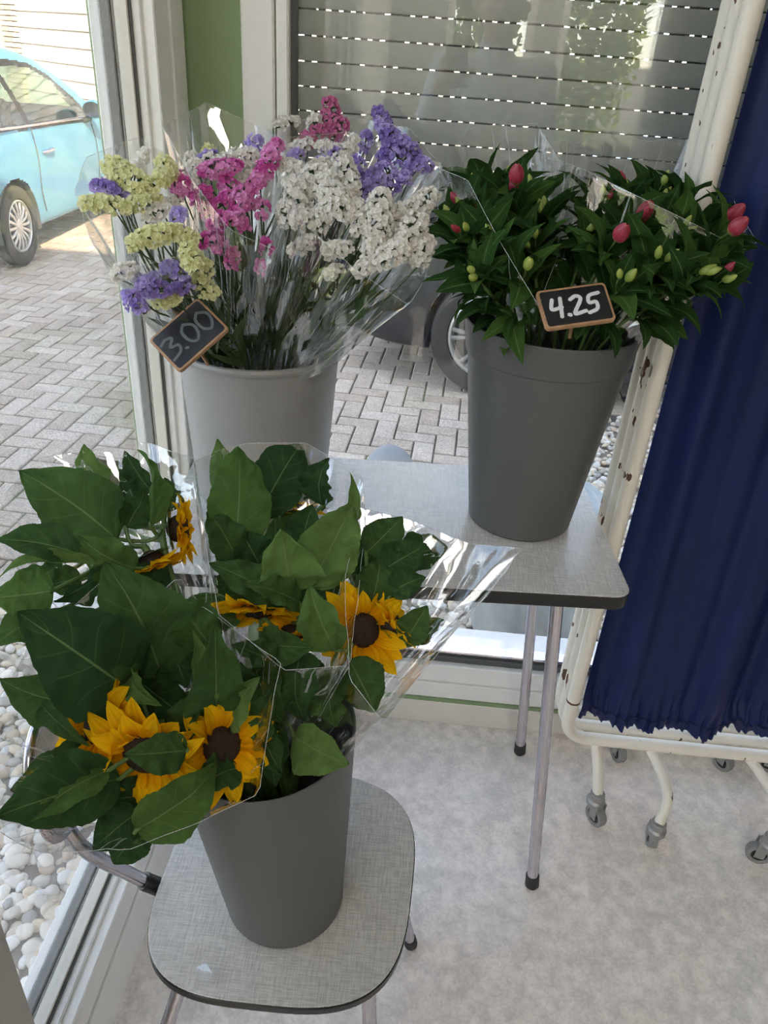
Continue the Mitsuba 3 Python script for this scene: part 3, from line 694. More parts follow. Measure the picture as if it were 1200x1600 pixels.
# its front points to -x, its left side (local -y) faces the shop
DM = trimesh.transformations.translation_matrix([3.66, 4.74, GROUND]) @ trimesh.transformations.rotation_matrix(math.pi + math.radians(-4), [0, 0, 1])
car2 = thing('car', 'dark car parked behind the right bucket outside the back window', 'car')
make_car(car2, mid, DM)
hl = trimesh.creation.icosphere(3); hl.vertices *= (.16, .10, .085); hl.apply_translation([3.80, -.66, .68]); hl.apply_transform(DM)
add(car2 + '__headlight', hl, pr((0.7, 0.7, 0.72), 0.1, 0.3), True)
ml = trimesh.creation.icosphere(2); ml.vertices *= (.05, .03, .03); ml.apply_translation([3.92, -.62, .52]); ml.apply_transform(DM)
add(car2 + '__marker_light', ml, pr((0.55, 0.03, 0.04), 0.2), True)
sk = tube(curve([(3.60, -.845, .30), (3.80, -.80, .30), (3.96, -.69, .30), (4.06, -.50, .30)], 20), .045, 10, flat=.5); sk.apply_transform(DM); add(car2 + '__bumper_trim', sk, 'alloy', 30)
ss_ = box(1.1, 2.85, -.875, -.85, .20, .27, .02); ss_.apply_transform(DM); add(car2 + '__side_sill', ss_, 'alloy', 30)

# ------------------------------------------------------------------ the house across the yard
hs = thing('house', 'sunlit house across the yard with cream siding and brick pillar', 'house')
scene['siding'] = pr((0.80, 0.75, 0.66), 0.6)
scene['house_brick'] = pr(proc(lambda p, n, uv: mix((0.55, 0.44, 0.30), (0.72, 0.62, 0.46), uv.x)), 0.8)
scene['mortar'] = pr((0.6, 0.56, 0.48), 0.9)
scene['wood_tan'] = pr((0.42, 0.30, 0.17), 0.6)
hd_ = np.array([-0.77, 0.64]) / np.hypot(.77, .64); hn = np.array([-hd_[1], -hd_[0] * -1.0])
hn = np.array([-.64, -.77]) / np.hypot(.64, .77)
H0 = at(100, 60, 10.5); h0 = H0[:2]
HM = np.eye(4); HM[:2, 0] = -hd_; HM[:2, 1] = -hn; HM[:2, 3] = h0; HM[2, 3] = GROUND   # local x to the right along the facade, y into the house
def hp(name, m, mat, smooth=False, **k):
    m.apply_transform(HM); return add(hs + '__' + name, m, mat, smooth, **k)
def hloc(px, py):
    r = at(px, py, 1) - CAM; t = ((h0 - CAM[:2]) @ hn) / (r[:2] @ hn); q = CAM + r * t
    return (q[:2] - h0) @ (-hd_), q[2] - GROUND
xL, _ = hloc(27, 40)
hp('wall', box(-16, 7, .06, .4, 0, 3.4), 'mortar')
nb = 0
zb_ = 0.0
while zb_ < 3.35:
    V = box(xL, 6.9, 0, .06, zb_ + .006, zb_ + .196, .008); V.vertices[:, 1] += np.where(V.vertices[:, 2] > zb_ + .1, .018, 0)
    hp('siding_board', V, 'siding'); zb_ += .2
z_ = 0.0; r_ = 0
while z_ < 2.45:
    x_ = xL - .52 - (.11 if r_ % 2 else 0)
    while x_ < xL - .01:
        x2 = min(x_ + .21, xL - .005); x1 = max(x_, xL - .52)
        if x2 - x1 > .03:
            m = box(x1, x2, -.06 + RNG.uniform(-.004, .004), .06, z_, z_ + .055, .004)
            hp('brick', m, 'house_brick', uv=np.full((len(m.vertices), 2), RNG.random()))
        x_ += .22
    z_ += .067; r_ += 1
hp('lintel', box(xL - 15.5, xL - .01, -.10, .06, 2.47, 3.35, .01), 'wood_tan')
for k in range(25):
    hp('plaster_panel', box(xL - .54 - (k + 1) * .6, xL - .54 - k * .6 - .01, -.0, .06, 0, 2.45, .006), 'siding')
hp('roof', box(-16.3, 7.3, -.4, 5, 3.4, 3.62, .02), 'outer_wall')

# ------------------------------------------------------------------ folding screen with blue curtain
fs = thing('folding_screen', 'white chipped tube folding screen on casters with dark blue curtain', 'screen')
def panel_frame(x0, y, x1, z0, z1, rc):
    pts = []
    for cx, cz, a0 in ((x1 - rc, z1 - rc, 0), (x0 + rc, z1 - rc, 90), (x0 + rc, z0 + rc, 180), (x1 - rc, z0 + rc, 270)):
        for k in range(9):
            a = math.radians(a0 + 90 * k / 8); pts.append((cx + rc * math.cos(a), y, cz + rc * math.sin(a)))
    out = []
    for a, b in zip(pts, pts[1:] + pts[:1]):
        d = np.linalg.norm(np.subtract(b, a)); n = max(1, int(d / .08))
        for t in range(n): out.append(np.array(a) + (np.array(b) - a) * t / n)
    return np.array(out)
Y0 = 1.27
for k in range(3):
    add(fs + '__frame', tube(panel_frame(0.398 - .004 * k, Y0 + .036 * k, 1.09, 0.186 + .004 * k, 1.76, .05), .0145, 18, closed=True), 'chipped_paint', 60)
add(fs + '__joint_ring', tube([(0.398, Y0, .296), (0.398, Y0, .301)], .0152, 18), pr((0.10, 0.05, 0.03), .5), 40)
# curtain
nu, nv = 260, 90
U, Vv = np.meshgrid(np.linspace(0, 1, nu), np.linspace(0, 1, nv))
X = 0.418 + .655 * U; Z = 1.70 - (1.70 - 0.243) * Vv
def folds(u, v):
    w = np.zeros_like(u)
    for f, a, ph, dr_ in ((3.7, .013, .4, .6), (6.3, .007, 1.9, -1.1), (11.7, .0028, .7, .9), (2.1, .010, 2.2, -.5)):
        w += a * np.sin(2 * np.pi * f * (u + .05 * dr_ * (1 - v)) + ph + 1.4 * np.sin(2.3 * v + ph))
    return w
gat = np.exp(-((Vv - .972) / .012) ** 2)
bottom = np.clip((Vv - .93) / .07, 0, 1)
Yc = Y0 - .004 + folds(U, Vv) * (0.85 + .45 * Vv) * (1 - .55 * gat) * np.minimum(1, U * 14 + .15)
Yc += .004 * np.sin(2 * np.pi * 31 * U + 2 * np.sin(9 * U)) * np.clip((Vv - .90) / .1, 0, 1) + .0035 * np.sin(2 * np.pi * 57 * U + 3 * np.sin(5 * U)) * bottom
Yc -= .006 * gat
Z = Z - bottom * (.005 * np.sin(2 * np.pi * 13 * U + 2.2 * np.sin(11 * U)) + .003 * np.sin(2 * np.pi * 37 * U))
G = np.stack([X, Yc, Z], -1).reshape(-1, 3)
ii = np.arange(nu * nv).reshape(nv, nu)
Q = np.stack([ii[:-1, :-1], ii[1:, :-1], ii[1:, 1:], ii[:-1, 1:]], -1).reshape(-1, 4)
cm = trimesh.Trimesh(G, np.vstack([Q[:, [0, 1, 2]], Q[:, [0, 2, 3]]]), process=False)
ck = add(fs + '__curtain', cm, 'curtain_blue', True)
add(ck + '__hem_stitch', tube(np.c_[X[int(nv * .972)], Yc[int(nv * .972)] - .0022, Z[int(nv * .972)]], .0011, 6), pr((0.004, 0.01, 0.05), .6), 60)
add(fs + '__curtain_rod', tube([(0.405, Y0 + .022, .2838), (1.08, Y0 + .022, .2838)], .004, 8), 'chipped_paint', 40)
add(fs + '__curtain_rod', tube([(0.405, Y0 + .004, 1.68), (1.08, Y0 + .004, 1.68)], .004, 8), 'chipped_paint', 40)
def caster(pos, heading, up, leg):
    """Swivel caster under the end of a leg: cup, fork plates, axle, wheel; the wheel's lowest point on the floor."""
    p = np.array(pos, float); h = unit(np.array([math.cos(heading), math.sin(heading), 0])); side = np.array([-h[1], h[0], 0])
    wc = p + h * .012; wc[2] = .027
    w = lathe([(0, -.009), (.016, -.009), (.018, -.011), (.0265, -.0095), (.027, -.006), (.027, .006), (.0265, .0095), (.018, .011), (.016, .009), (0, .009)], 40)
    Mw = rot_to(side); wt = placed(lathe([(.0165, -.009), (.0185, -.0105), (.0255, -.0095), (.027, -.006), (.027, .006), (.0255, .0095), (.0185, .0105), (.0165, .009), (.0165, -.009)], 40), Mw, wc)
    c = add(leg + '__caster', join([placed(lathe([(0, .0), (.019, 0), (.021, .004), (.021, .014), (.0165, .019), (.0165, .034), (.0150, .036), (0, .036)], 28), t=(p[0], p[1], .052)),
            *[placed(box(-.0105, .0105, -.0012, .0012, -.004, .040, .001), np.column_stack([np.r_[h, 0], np.r_[side, 0], [0, 0, 1, 0], [0, 0, 0, 1]]), wc + side * s * .0128 + np.array([0, 0, 0])) for s in (-1, 1)],
            tube([wc - side * .015, wc + side * .015], .003, 10)]), 'caster_metal', 40)
    add(leg + '__wheel', wt, 'caster_tyre', 40)
    add(leg + '__wheel_core', placed(lathe([(0, -.0075), (.0165, -.0075), (.0165, .0075), (0, .0075)], 32), Mw, wc), 'rubber', 40)
def sleg(path, foot, heading):
    P = curve(path, 24); k = add(fs + '__leg', tube(P, .0115, 16), 'chipped_paint', 40)
    caster(foot, heading, None, k)
sleg([(0.470, Y0, .178), (0.478, Y0 - .035, .14), (0.484, 1.205, .084)], (0.484, 1.203, 0), math.radians(-60))
sleg([(0.583, Y0 + .036, .178), (0.606, 1.24, .165), (0.622, 1.175, .135), (0.609, 1.142, .084)], (0.608, 1.141, 0), math.radians(80))
sleg([(0.800, Y0 + .05, .178), (0.835, 1.24, .165), (0.865, 1.17, .135), (0.852, 1.135, .084)], (0.852, 1.134, 0), math.radians(165))
sleg([(0.56, Y0 + .072, .178), (0.572, 1.375, .15), (0.575, 1.402, .084)], (0.575, 1.402, 0), math.radians(-75))
sleg([(0.815, Y0 + .072, .178), (0.83, 1.38, .15), (0.835, 1.406, .084)], (0.835, 1.406, 0), math.radians(-60))
sleg([(0.93, Y0 + .072, .178), (0.94, 1.38, .15), (0.945, 1.41, .084)], (0.945, 1.41, 0), math.radians(-20))

# ------------------------------------------------------------------ plants: materials
def leaf_uv(uv):
    """Sunflower leaf: u runs across (0..1, plus the leaf's own number), v from stalk to tip; returns tone and vein weight."""
    k = dr.floor(uv.x); u = (uv.x - k - 0.02) / 0.96; x = dr.abs(u - 0.5) * 2; v = uv.y
    mid = (1 - smoothstep(0.012, 0.034, x)) * 0.8
    w = (v - 0.34 * x + 0.10 * x * x) * 5.2
    f = dr.abs(w - dr.floor(w) - 0.5) * 2
    side = smoothstep(0.90, 0.985, f) * (1 - smoothstep(.55, .95, x)) * 0.24
    return cell_rand(k, 3, 1), dr.maximum(mid, side), fbm(u * 5 + k, v * 9, k, 3)
def sun_leaf(p, n, uv):
    t, vein, b = leaf_uv(uv)
    base = mix((0.034, 0.076, 0.029), (0.072, 0.136, 0.042), t)
    base = base * (0.75 + 0.5 * b)
    return mix(base, (0.20, 0.29, 0.12), vein * 0.75)
scene['sun_leaf'] = {'type': 'principledthin', 'base_color': proc(sun_leaf), 'roughness': 0.46, 'diff_trans': 0.85, 'spec_trans': 0.0, 'eta': 1.5}
def petal(p, n, uv):
    k = dr.floor(uv.x); u = uv.x - k; v = uv.y
    st = noise(u * 14 + k, v * 1.5, k)
    c = mix((0.80, 0.36, 0.004), (0.92, 0.56, 0.012), smoothstep(0.0, .7, v))
    return c * (0.82 + 0.3 * st)
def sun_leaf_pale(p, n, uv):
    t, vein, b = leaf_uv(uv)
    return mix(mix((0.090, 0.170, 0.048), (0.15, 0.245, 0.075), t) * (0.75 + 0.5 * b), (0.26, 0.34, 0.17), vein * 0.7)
scene['sun_leaf_pale'] = {'type': 'principledthin', 'base_color': proc(sun_leaf_pale), 'roughness': 0.45, 'diff_trans': 0.9, 'spec_trans': 0.0, 'eta': 1.35}  # lighter leaf copy: real undersides, and backlight painted into the colour
scene['sun_petal'] = {'type': 'principledthin', 'base_color': proc(petal), 'roughness': 0.5, 'diff_trans': 0.8, 'spec_trans': 0.0, 'eta': 1.35}
scene['sun_disc'] = pr(proc(lambda p, n, uv: mix((0.008, 0.004, 0.003), (0.035, 0.014, 0.007), noise(p.x * 700, p.y * 700, p.z * 700))), 0.8)
scene['stem_green'] = pr((0.09, 0.16, 0.045), 0.5)
scene['statice_green'] = pr((0.050, 0.085, 0.030), 0.6)
def papery(c):
    return {'type': 'principledthin', 'base_color': c if isinstance(c, dict) else {'type': 'rgb', 'value': list(c)}, 'roughness': 0.7, 'diff_trans': 0.7, 'spec_trans': 0.0, 'eta': 1.3}
scene['statice_white'] = papery((0.86, 0.84, 0.79))
scene['statice_yellow'] = papery((0.80, 0.80, 0.50))
scene['statice_pink'] = papery(proc(lambda p, n, uv: mix((0.66, 0.14, 0.44), (0.82, 0.40, 0.68), smoothstep(.35, .65, noise(p.x * 55, p.y * 55, p.z * 55)))))
scene['statice_rose'] = papery((0.66, 0.22, 0.42))
scene['statice_lilac'] = papery(proc(lambda p, n, uv: mix((0.36, 0.27, 0.62), (0.58, 0.50, 0.82), smoothstep(.35, .65, noise(p.x * 55, p.y * 55, p.z * 55)))))
def lance(p, n, uv):
    k = dr.floor(uv.x); u = uv.x - k; x = dr.abs(u - 0.5) * 2; v = uv.y
    mid = 1 - smoothstep(0.03, 0.09, x)
    par = smoothstep(0.80, 0.98, dr.abs(dr.sin(x * 8.5))) * 0.07
    t = cell_rand(k, 7, 2)
    c = mix((0.022, 0.060, 0.016), (0.066, 0.135, 0.032), t * t) * (0.8 + 0.4 * fbm(u * 4 + k, v * 6, k, 2))
    return mix(c, (0.16, 0.26, 0.09), dr.maximum(mid * 0.5, par))
scene['lance_leaf'] = {'type': 'principledthin', 'base_color': proc(lance), 'roughness': 0.34, 'diff_trans': 0.7, 'spec_trans': 0.0, 'eta': 1.42}
def budcol(p, n, uv):
    v = uv.y; st = noise(uv.x * 9, v * 2, 1.5)
    c = mix((0.20, 0.012, 0.028), (0.34, 0.035, 0.065), st)
    return mix(mix((0.22, 0.26, 0.06), c, smoothstep(0.02, 0.30, v)), (0.32, 0.06, 0.06), smoothstep(.88, 1.0, v))
scene['bud_red'] = pr(proc(budcol), 0.45)
scene['bud_green'] = pr(proc(lambda p, n, uv: mix((0.20, 0.30, 0.06), (0.34, 0.40, 0.09), uv.y)), 0.45)

# ------------------------------------------------------------------ plants: shapes
LEAF_N = [0]
def blade(B, Tp, width, face=None, twist=0.0, bend=0.12, cup=0.25, wave=0.5, kind='ovate', nu=17, nv=28, curl=0.0):
    """A leaf from stalk end B to tip Tp: width in metres, face = the way its upper side looks, cup = V-fold, wave = rippled margin, curl = tip rolling over."""
    B, Tp = np.asarray(B, float), np.asarray(Tp, float)
    ax = Tp - B; L = np.linalg.norm(ax); ax = ax / L
    n = (CAM - (B + Tp) / 2) if face is None else np.asarray(face, float)
    n = unit(n - ax * (n @ ax)); s = np.cross(ax, n)
    c, sn = math.cos(math.radians(twist)), math.sin(math.radians(twist))
    n, s = c * n + sn * s, c * s - sn * n
    LEAF_N[0] += 1; k = LEAF_N[0]; rg = np.random.default_rng(1000 + k)
    v = np.linspace(0, 1, nv); u = np.linspace(-1, 1, nu)
    if kind == 'ovate':
        pf = np.where(v < .36, np.sin(np.clip(v / .36, 0, 1) * math.pi / 2) ** .50, np.cos(np.clip((v - .36) / .64, 0, 1) * math.pi / 2) ** .80)
        pf = pf * (1 - .13 * np.exp(-((v - .88) / .06) ** 2))
    elif kind == 'lance':
        pf = np.sin(np.clip(v, 0, 1) ** .72 * math.pi) ** .85
    else:   # petal
        pf = np.sin(np.clip(v * .93 + .07, 0, 1) ** .78 * math.pi) ** .75
    pf = np.maximum(pf, 0.012)
    mid = B + ax * (v * L)[:, None] + n * (bend * L * 4 * v * (1 - v))[:, None]
    if curl:
        t = np.clip((v - .5) / .5, 0, 1) ** 2
        mid = mid - n * (curl * L * t)[:, None] - ax * (abs(curl) * L * .35 * t)[:, None]
    U, V = np.meshgrid(u, v)
    w = width / 2 * pf[:, None]
    ph, ph2 = rg.uniform(0, 6.28, 2); fr = rg.uniform(2.2, 3.6)
    h = cup * np.abs(U) * w - 0.35 * cup * U**2 * w * 0
    h = h + wave * width * .09 * np.abs(U) ** 1.6 * np.sin(2 * math.pi * fr * V + ph + (U > 0) * 1.9) * np.sin(math.pi * np.clip(V * 1.05, 0, 1))
    if kind == 'ovate':
        h = h + width * .024 * np.sin((V - .34 * np.abs(U)) * 5.2 * 2 * math.pi + ph2) * (np.abs(U) * (1 - np.abs(U)) * 3) + width * .10 * (meshkit.noise(np.stack([U * 2.0, V * 3.0, U * 0 + k * 1.7], -1), 5) - .5) + width * .035 * (meshkit.noise(np.stack([U * 6.0, V * 9.0, U * 0 + k * 2.9], -1), 6) - .5)
        w = w * (1 + .022 * np.sin(V * 75 + ph2) + .03 * np.sin(V * 17 + ph))
    # tilt of the sides follows a twist along the blade
    tw = np.radians(rg.normal(0, 14) * wave) * V
    P = mid[:, None] + s * (U * w * np.cos(tw))[..., None] + n * (h + U * w * np.sin(tw))[..., None]
    idx = np.arange(nu * nv).reshape(nv, nu)
    Q = np.stack([idx[:-1, :-1], idx[:-1, 1:], idx[1:, 1:], idx[1:, :-1]], -1).reshape(-1, 4)
    m = trimesh.Trimesh(P.reshape(-1, 3), np.vstack([Q[:, [0, 1, 2]], Q[:, [0, 2, 3]]]), process=False)
    uv = np.c_[k + .02 + .96 * (U.ravel() * .5 + .5), V.ravel()]
    return m, uv

def sleeve(key, label, base, loop, bulge=0.02, crumple=0.006, base_r=0.035, group=None, seed=0, nu=84, nv=16, fold=1.0):
    """A cellophane cone: from a small ring at base out to the rim, a closed loop of points; creased along its length."""
    rg = np.random.default_rng(500 + seed)
    Lp = np.array(loop, float)
    d = np.r_[0, np.cumsum(np.linalg.norm(np.diff(np.vstack([Lp, Lp[:1]]), axis=0), axis=1))]
    t = np.linspace(0, d[-1], nu, endpoint=False)
    C = np.vstack([Lp, Lp[:1]]); R = np.stack([np.interp(t, d, C[:, k]) for k in range(3)], 1)
    base = np.asarray(base, float); cen = R.mean(0)
    ax = unit(cen - base); e1 = unit(np.cross(ax, [0.1, 1, 0.2])); e2 = np.cross(ax, e1)
    rel = R - base; ang = np.unwrap(np.arctan2(rel @ e2, rel @ e1))
    st = math.copysign(2 * math.pi, ang[-1] - ang[0])
    ang = np.where(True, 0.35 * ang + 0.65 * (ang[0] + st * np.arange(nu) / nu), 0)
    S = np.r_[np.linspace(0, .8, nv - 3), .9, .97, 1.0]
    ring0 = base + base_r * (np.cos(ang)[:, None] * e1 + np.sin(ang)[:, None] * e2)
    P = ring0[None] + (R - ring0)[None] * S[:, None, None]
    out = P - (base + ax * ((P - base) @ ax)[..., None]); out /= np.maximum(np.linalg.norm(out, axis=-1, keepdims=True), 1e-9)
    fr = np.arange(nu)
    q = np.stack(np.broadcast_arrays(fr[None] * 9.0 / nu * 2, S[:, None] * 2.0, np.full((1, 1), seed * 3.7)), -1)
    q2 = np.stack(np.broadcast_arrays(fr[None] * 30.0 / nu, S[:, None] * 5.0, np.full((1, 1), seed * 1.3)), -1)
    z1 = np.abs(meshkit.noise(q, seed) - .5) * 2; z2 = np.abs(meshkit.noise(q2, seed + 7) - .5) * 2
    q3 = np.stack(np.broadcast_arrays(fr[None] * 22.0 / nu, S[:, None] * .7, np.full((1, 1), seed * 2.3)), -1); z3 = np.abs(meshkit.noise(q3, seed + 3) - .5) * 2
    env = 1 - .75 * np.clip((S[:, None] - .85) / .15, 0, 1)
    off = bulge * np.sin(math.pi * S)[:, None] + (crumple * 1.4 * (z1 - .4) + crumple * .7 * (z2 - .4) + crumple * 3.4 * (z3 - .4)) * env * fold
    jit = rg.normal(0, crumple * .14, P.shape); jit[-1] = 0
    P = P + out * off[..., None] + jit
    idx = np.arange(nu * nv).reshape(nv, nu)
    a, b = idx[:-1], idx[1:]
    Q = np.stack([a, np.roll(a, -1, 1), np.roll(b, -1, 1), b], -1).reshape(-1, 4)
    flip = rg.random(len(Q)) < .5
    F = np.vstack([np.where(flip[:, None], Q[:, [0, 1, 2]], Q[:, [0, 1, 3]]), np.where(flip[:, None], Q[:, [0, 2, 3]], Q[:, [1, 2, 3]])])
    k = thing(key, label, 'wrapping', group)
    add(k + '__film', trimesh.Trimesh(P.reshape(-1, 3), F, process=False), 'film', 22)
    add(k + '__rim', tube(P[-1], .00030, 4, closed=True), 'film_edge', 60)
    # pale lines added as glints along creases, brightness put into their colour
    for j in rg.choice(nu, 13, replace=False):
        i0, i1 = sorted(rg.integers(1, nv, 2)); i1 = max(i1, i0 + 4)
        if len(P[i0:i1 + 1, j]) > 2: add(k + '__crease_glint', tube(P[i0:i1 + 1, j], .00026, 4), 'film_edge', 60)
    for j in rg.choice(nu, 15, replace=False):  # hazy strips laid over the film as painted highlight streaks
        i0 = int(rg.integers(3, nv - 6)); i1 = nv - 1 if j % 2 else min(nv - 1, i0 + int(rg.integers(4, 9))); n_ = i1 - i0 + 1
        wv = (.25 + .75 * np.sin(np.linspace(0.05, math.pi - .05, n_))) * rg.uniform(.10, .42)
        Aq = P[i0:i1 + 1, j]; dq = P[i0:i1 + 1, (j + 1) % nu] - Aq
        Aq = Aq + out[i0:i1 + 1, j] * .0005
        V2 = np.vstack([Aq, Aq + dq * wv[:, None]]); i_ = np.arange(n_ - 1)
        add(k + '__fold', trimesh.Trimesh(V2, np.vstack([np.stack([i_, i_ + 1, n_ + i_ + 1], 1), np.stack([i_, n_ + i_ + 1, n_ + i_], 1)]), process=False), 'film_highlight', True)
    return k
PX = lambda pts: [at(*p) for p in pts]

# ------------------------------------------------------------------ sunflowers
SB = BK['sunf'][0]; RIMC = np.array([SB[0] - 0.025, SB[1], SB[2] + 0.33])
SF = [  # centre (px, py, depth), facing (camera space x right, y up, toward lens), radius, label
    ((280, 826, .995), (1.0, .1, -.15), .047, 'sunflower at upper left, its yellow petals seen from the side by the film edge'),
    ((238, 880, .975), (.45, -.95, .05), .046, 'yellow sunflower half hidden under a light green leaf at left'),
    ((158, 862, .975), (-.1, -.8, .3), .034, 'mostly hidden sunflower among the far left leaves'),
    ((158, 1132, .835), (-.50, .35, .80), .060, 'sunflower with raised petals at the front left, behind the biggest flower'),
    ((226, 1176, .81), (-.12, -.30, .95), .063, 'biggest and frontmost sunflower, a dark leaf lying across its centre'),
    ((345, 1165, .845), (.50, .02, .80), .060, 'sunflower with dark brown centre at the lower right of the front bunch'),
    ((402, 950, .95), (-.1, -.95, .30), .056, 'sunflower in the middle bunch below a rounded leaf, petals spread wide'),
    ((456, 992, .945), (.1, .95, .10), .042, 'small sunflower with petals pointing up in the middle bunch'),
    ((458, 800, 1.09), (.2, .9, .2), .046, 'sunflower at the top of the middle bunch seen through film before the light bucket'),
    ((565, 985, .955), (.25, .15, .85), .060, 'blurred orange sunflower behind the film of the right bunch'),
    ((612, 975, .965), (.75, .65, .0), .040, 'rightmost sunflower with petals pointing up beyond the film'),
]
SUNF = []
for k, ((px, py, d), f, R, lab) in enumerate(SF):
    key = thing('sunflower', lab, 'sunflower', 'sunflowers in the lower bucket')
    c = at(px, py, d); n = unit(f[0] * RT + f[1] * UP - f[2] * FW)
    M = rot_to(n); M[:3, 3] = c
    rd = R * .36
    base = SB + np.array([RNG.uniform(-.035, .035), RNG.uniform(-.035, .035), .02])
    g = c - RIMC; rim = RIMC + np.array([g[0], g[1], 0]) * min(.055 / max(np.hypot(g[0], g[1]), 1e-6), .6) + np.array([0, 0, -.02])
    P = curve([base, rim, rim * .4 + (c - n * .05) * .6 + np.array([0, 0, .01]), c - n * .022, c - n * .004], 30)
    SUNF.append((key, P))
    hd = lathe([(0, .010), (rd * .35, .011), (rd * .7, .010), (rd, .004), (rd * 1.06, -.003), (rd * .8, -.012), (rd * .3, -.016), (0, -.017)], 36)
    nz = meshkit.noise(hd.vertices * 420, 3); hd.vertices[:, 2] += np.where(hd.vertices[:, 2] > 0, (nz - .4) * .004, 0)
    fh = add(key + '__flower_head', placed(hd, M), 'sun_disc', 40)
    np_ = 15
    rg = np.random.default_rng(40 + k)
    for ring, (cnt, lift) in enumerate(((np_, .12), (np_ - 2, .34))):
        for q in range(cnt):
            a = 2 * math.pi * (q + ring * .5 + rg.uniform(-.2, .2)) / cnt
            r1 = R * rg.uniform(.90, 1.14) * (1 - .08 * ring); lf = lift + rg.normal(0, .14)
            o = np.array([math.cos(a), math.sin(a), 0.0])
            B = o * rd * .9 + [0, 0, -.002 + .003 * ring]; E = o * rd + (o * math.cos(lf) + np.array([0, 0, 1]) * math.sin(lf)) * (r1 - rd * .8)
            Bw, Ew = (M[:3, :3] @ B + c), (M[:3, :3] @ E + c)
            m, uv = blade(Bw, Ew, R * rg.uniform(.36, .46), face=n, twist=rg.normal(0, 16), bend=rg.uniform(-.03, .10), cup=.45, wave=.5, kind='petal', nu=6, nv=9, curl=rg.uniform(-.14, .12))
            add(fh + '__petal', m, 'sun_petal', True, uv=uv)
    sep = []
    for q in range(11):
        a = 2 * math.pi * q / 11; o = np.array([math.cos(a), math.sin(a), 0])
        B = M[:3, :3] @ (o * rd * .6 + [0, 0, -.012]) + c; E = M[:3, :3] @ (o * R * .66 + [0, 0, -.010]) + c
        sep.append(blade(B, E, R * .26, face=n, bend=-.05, kind='lance', nu=5, nv=6)[0])
    add(key + '__sepals', join(sep), 'stem_green', True)
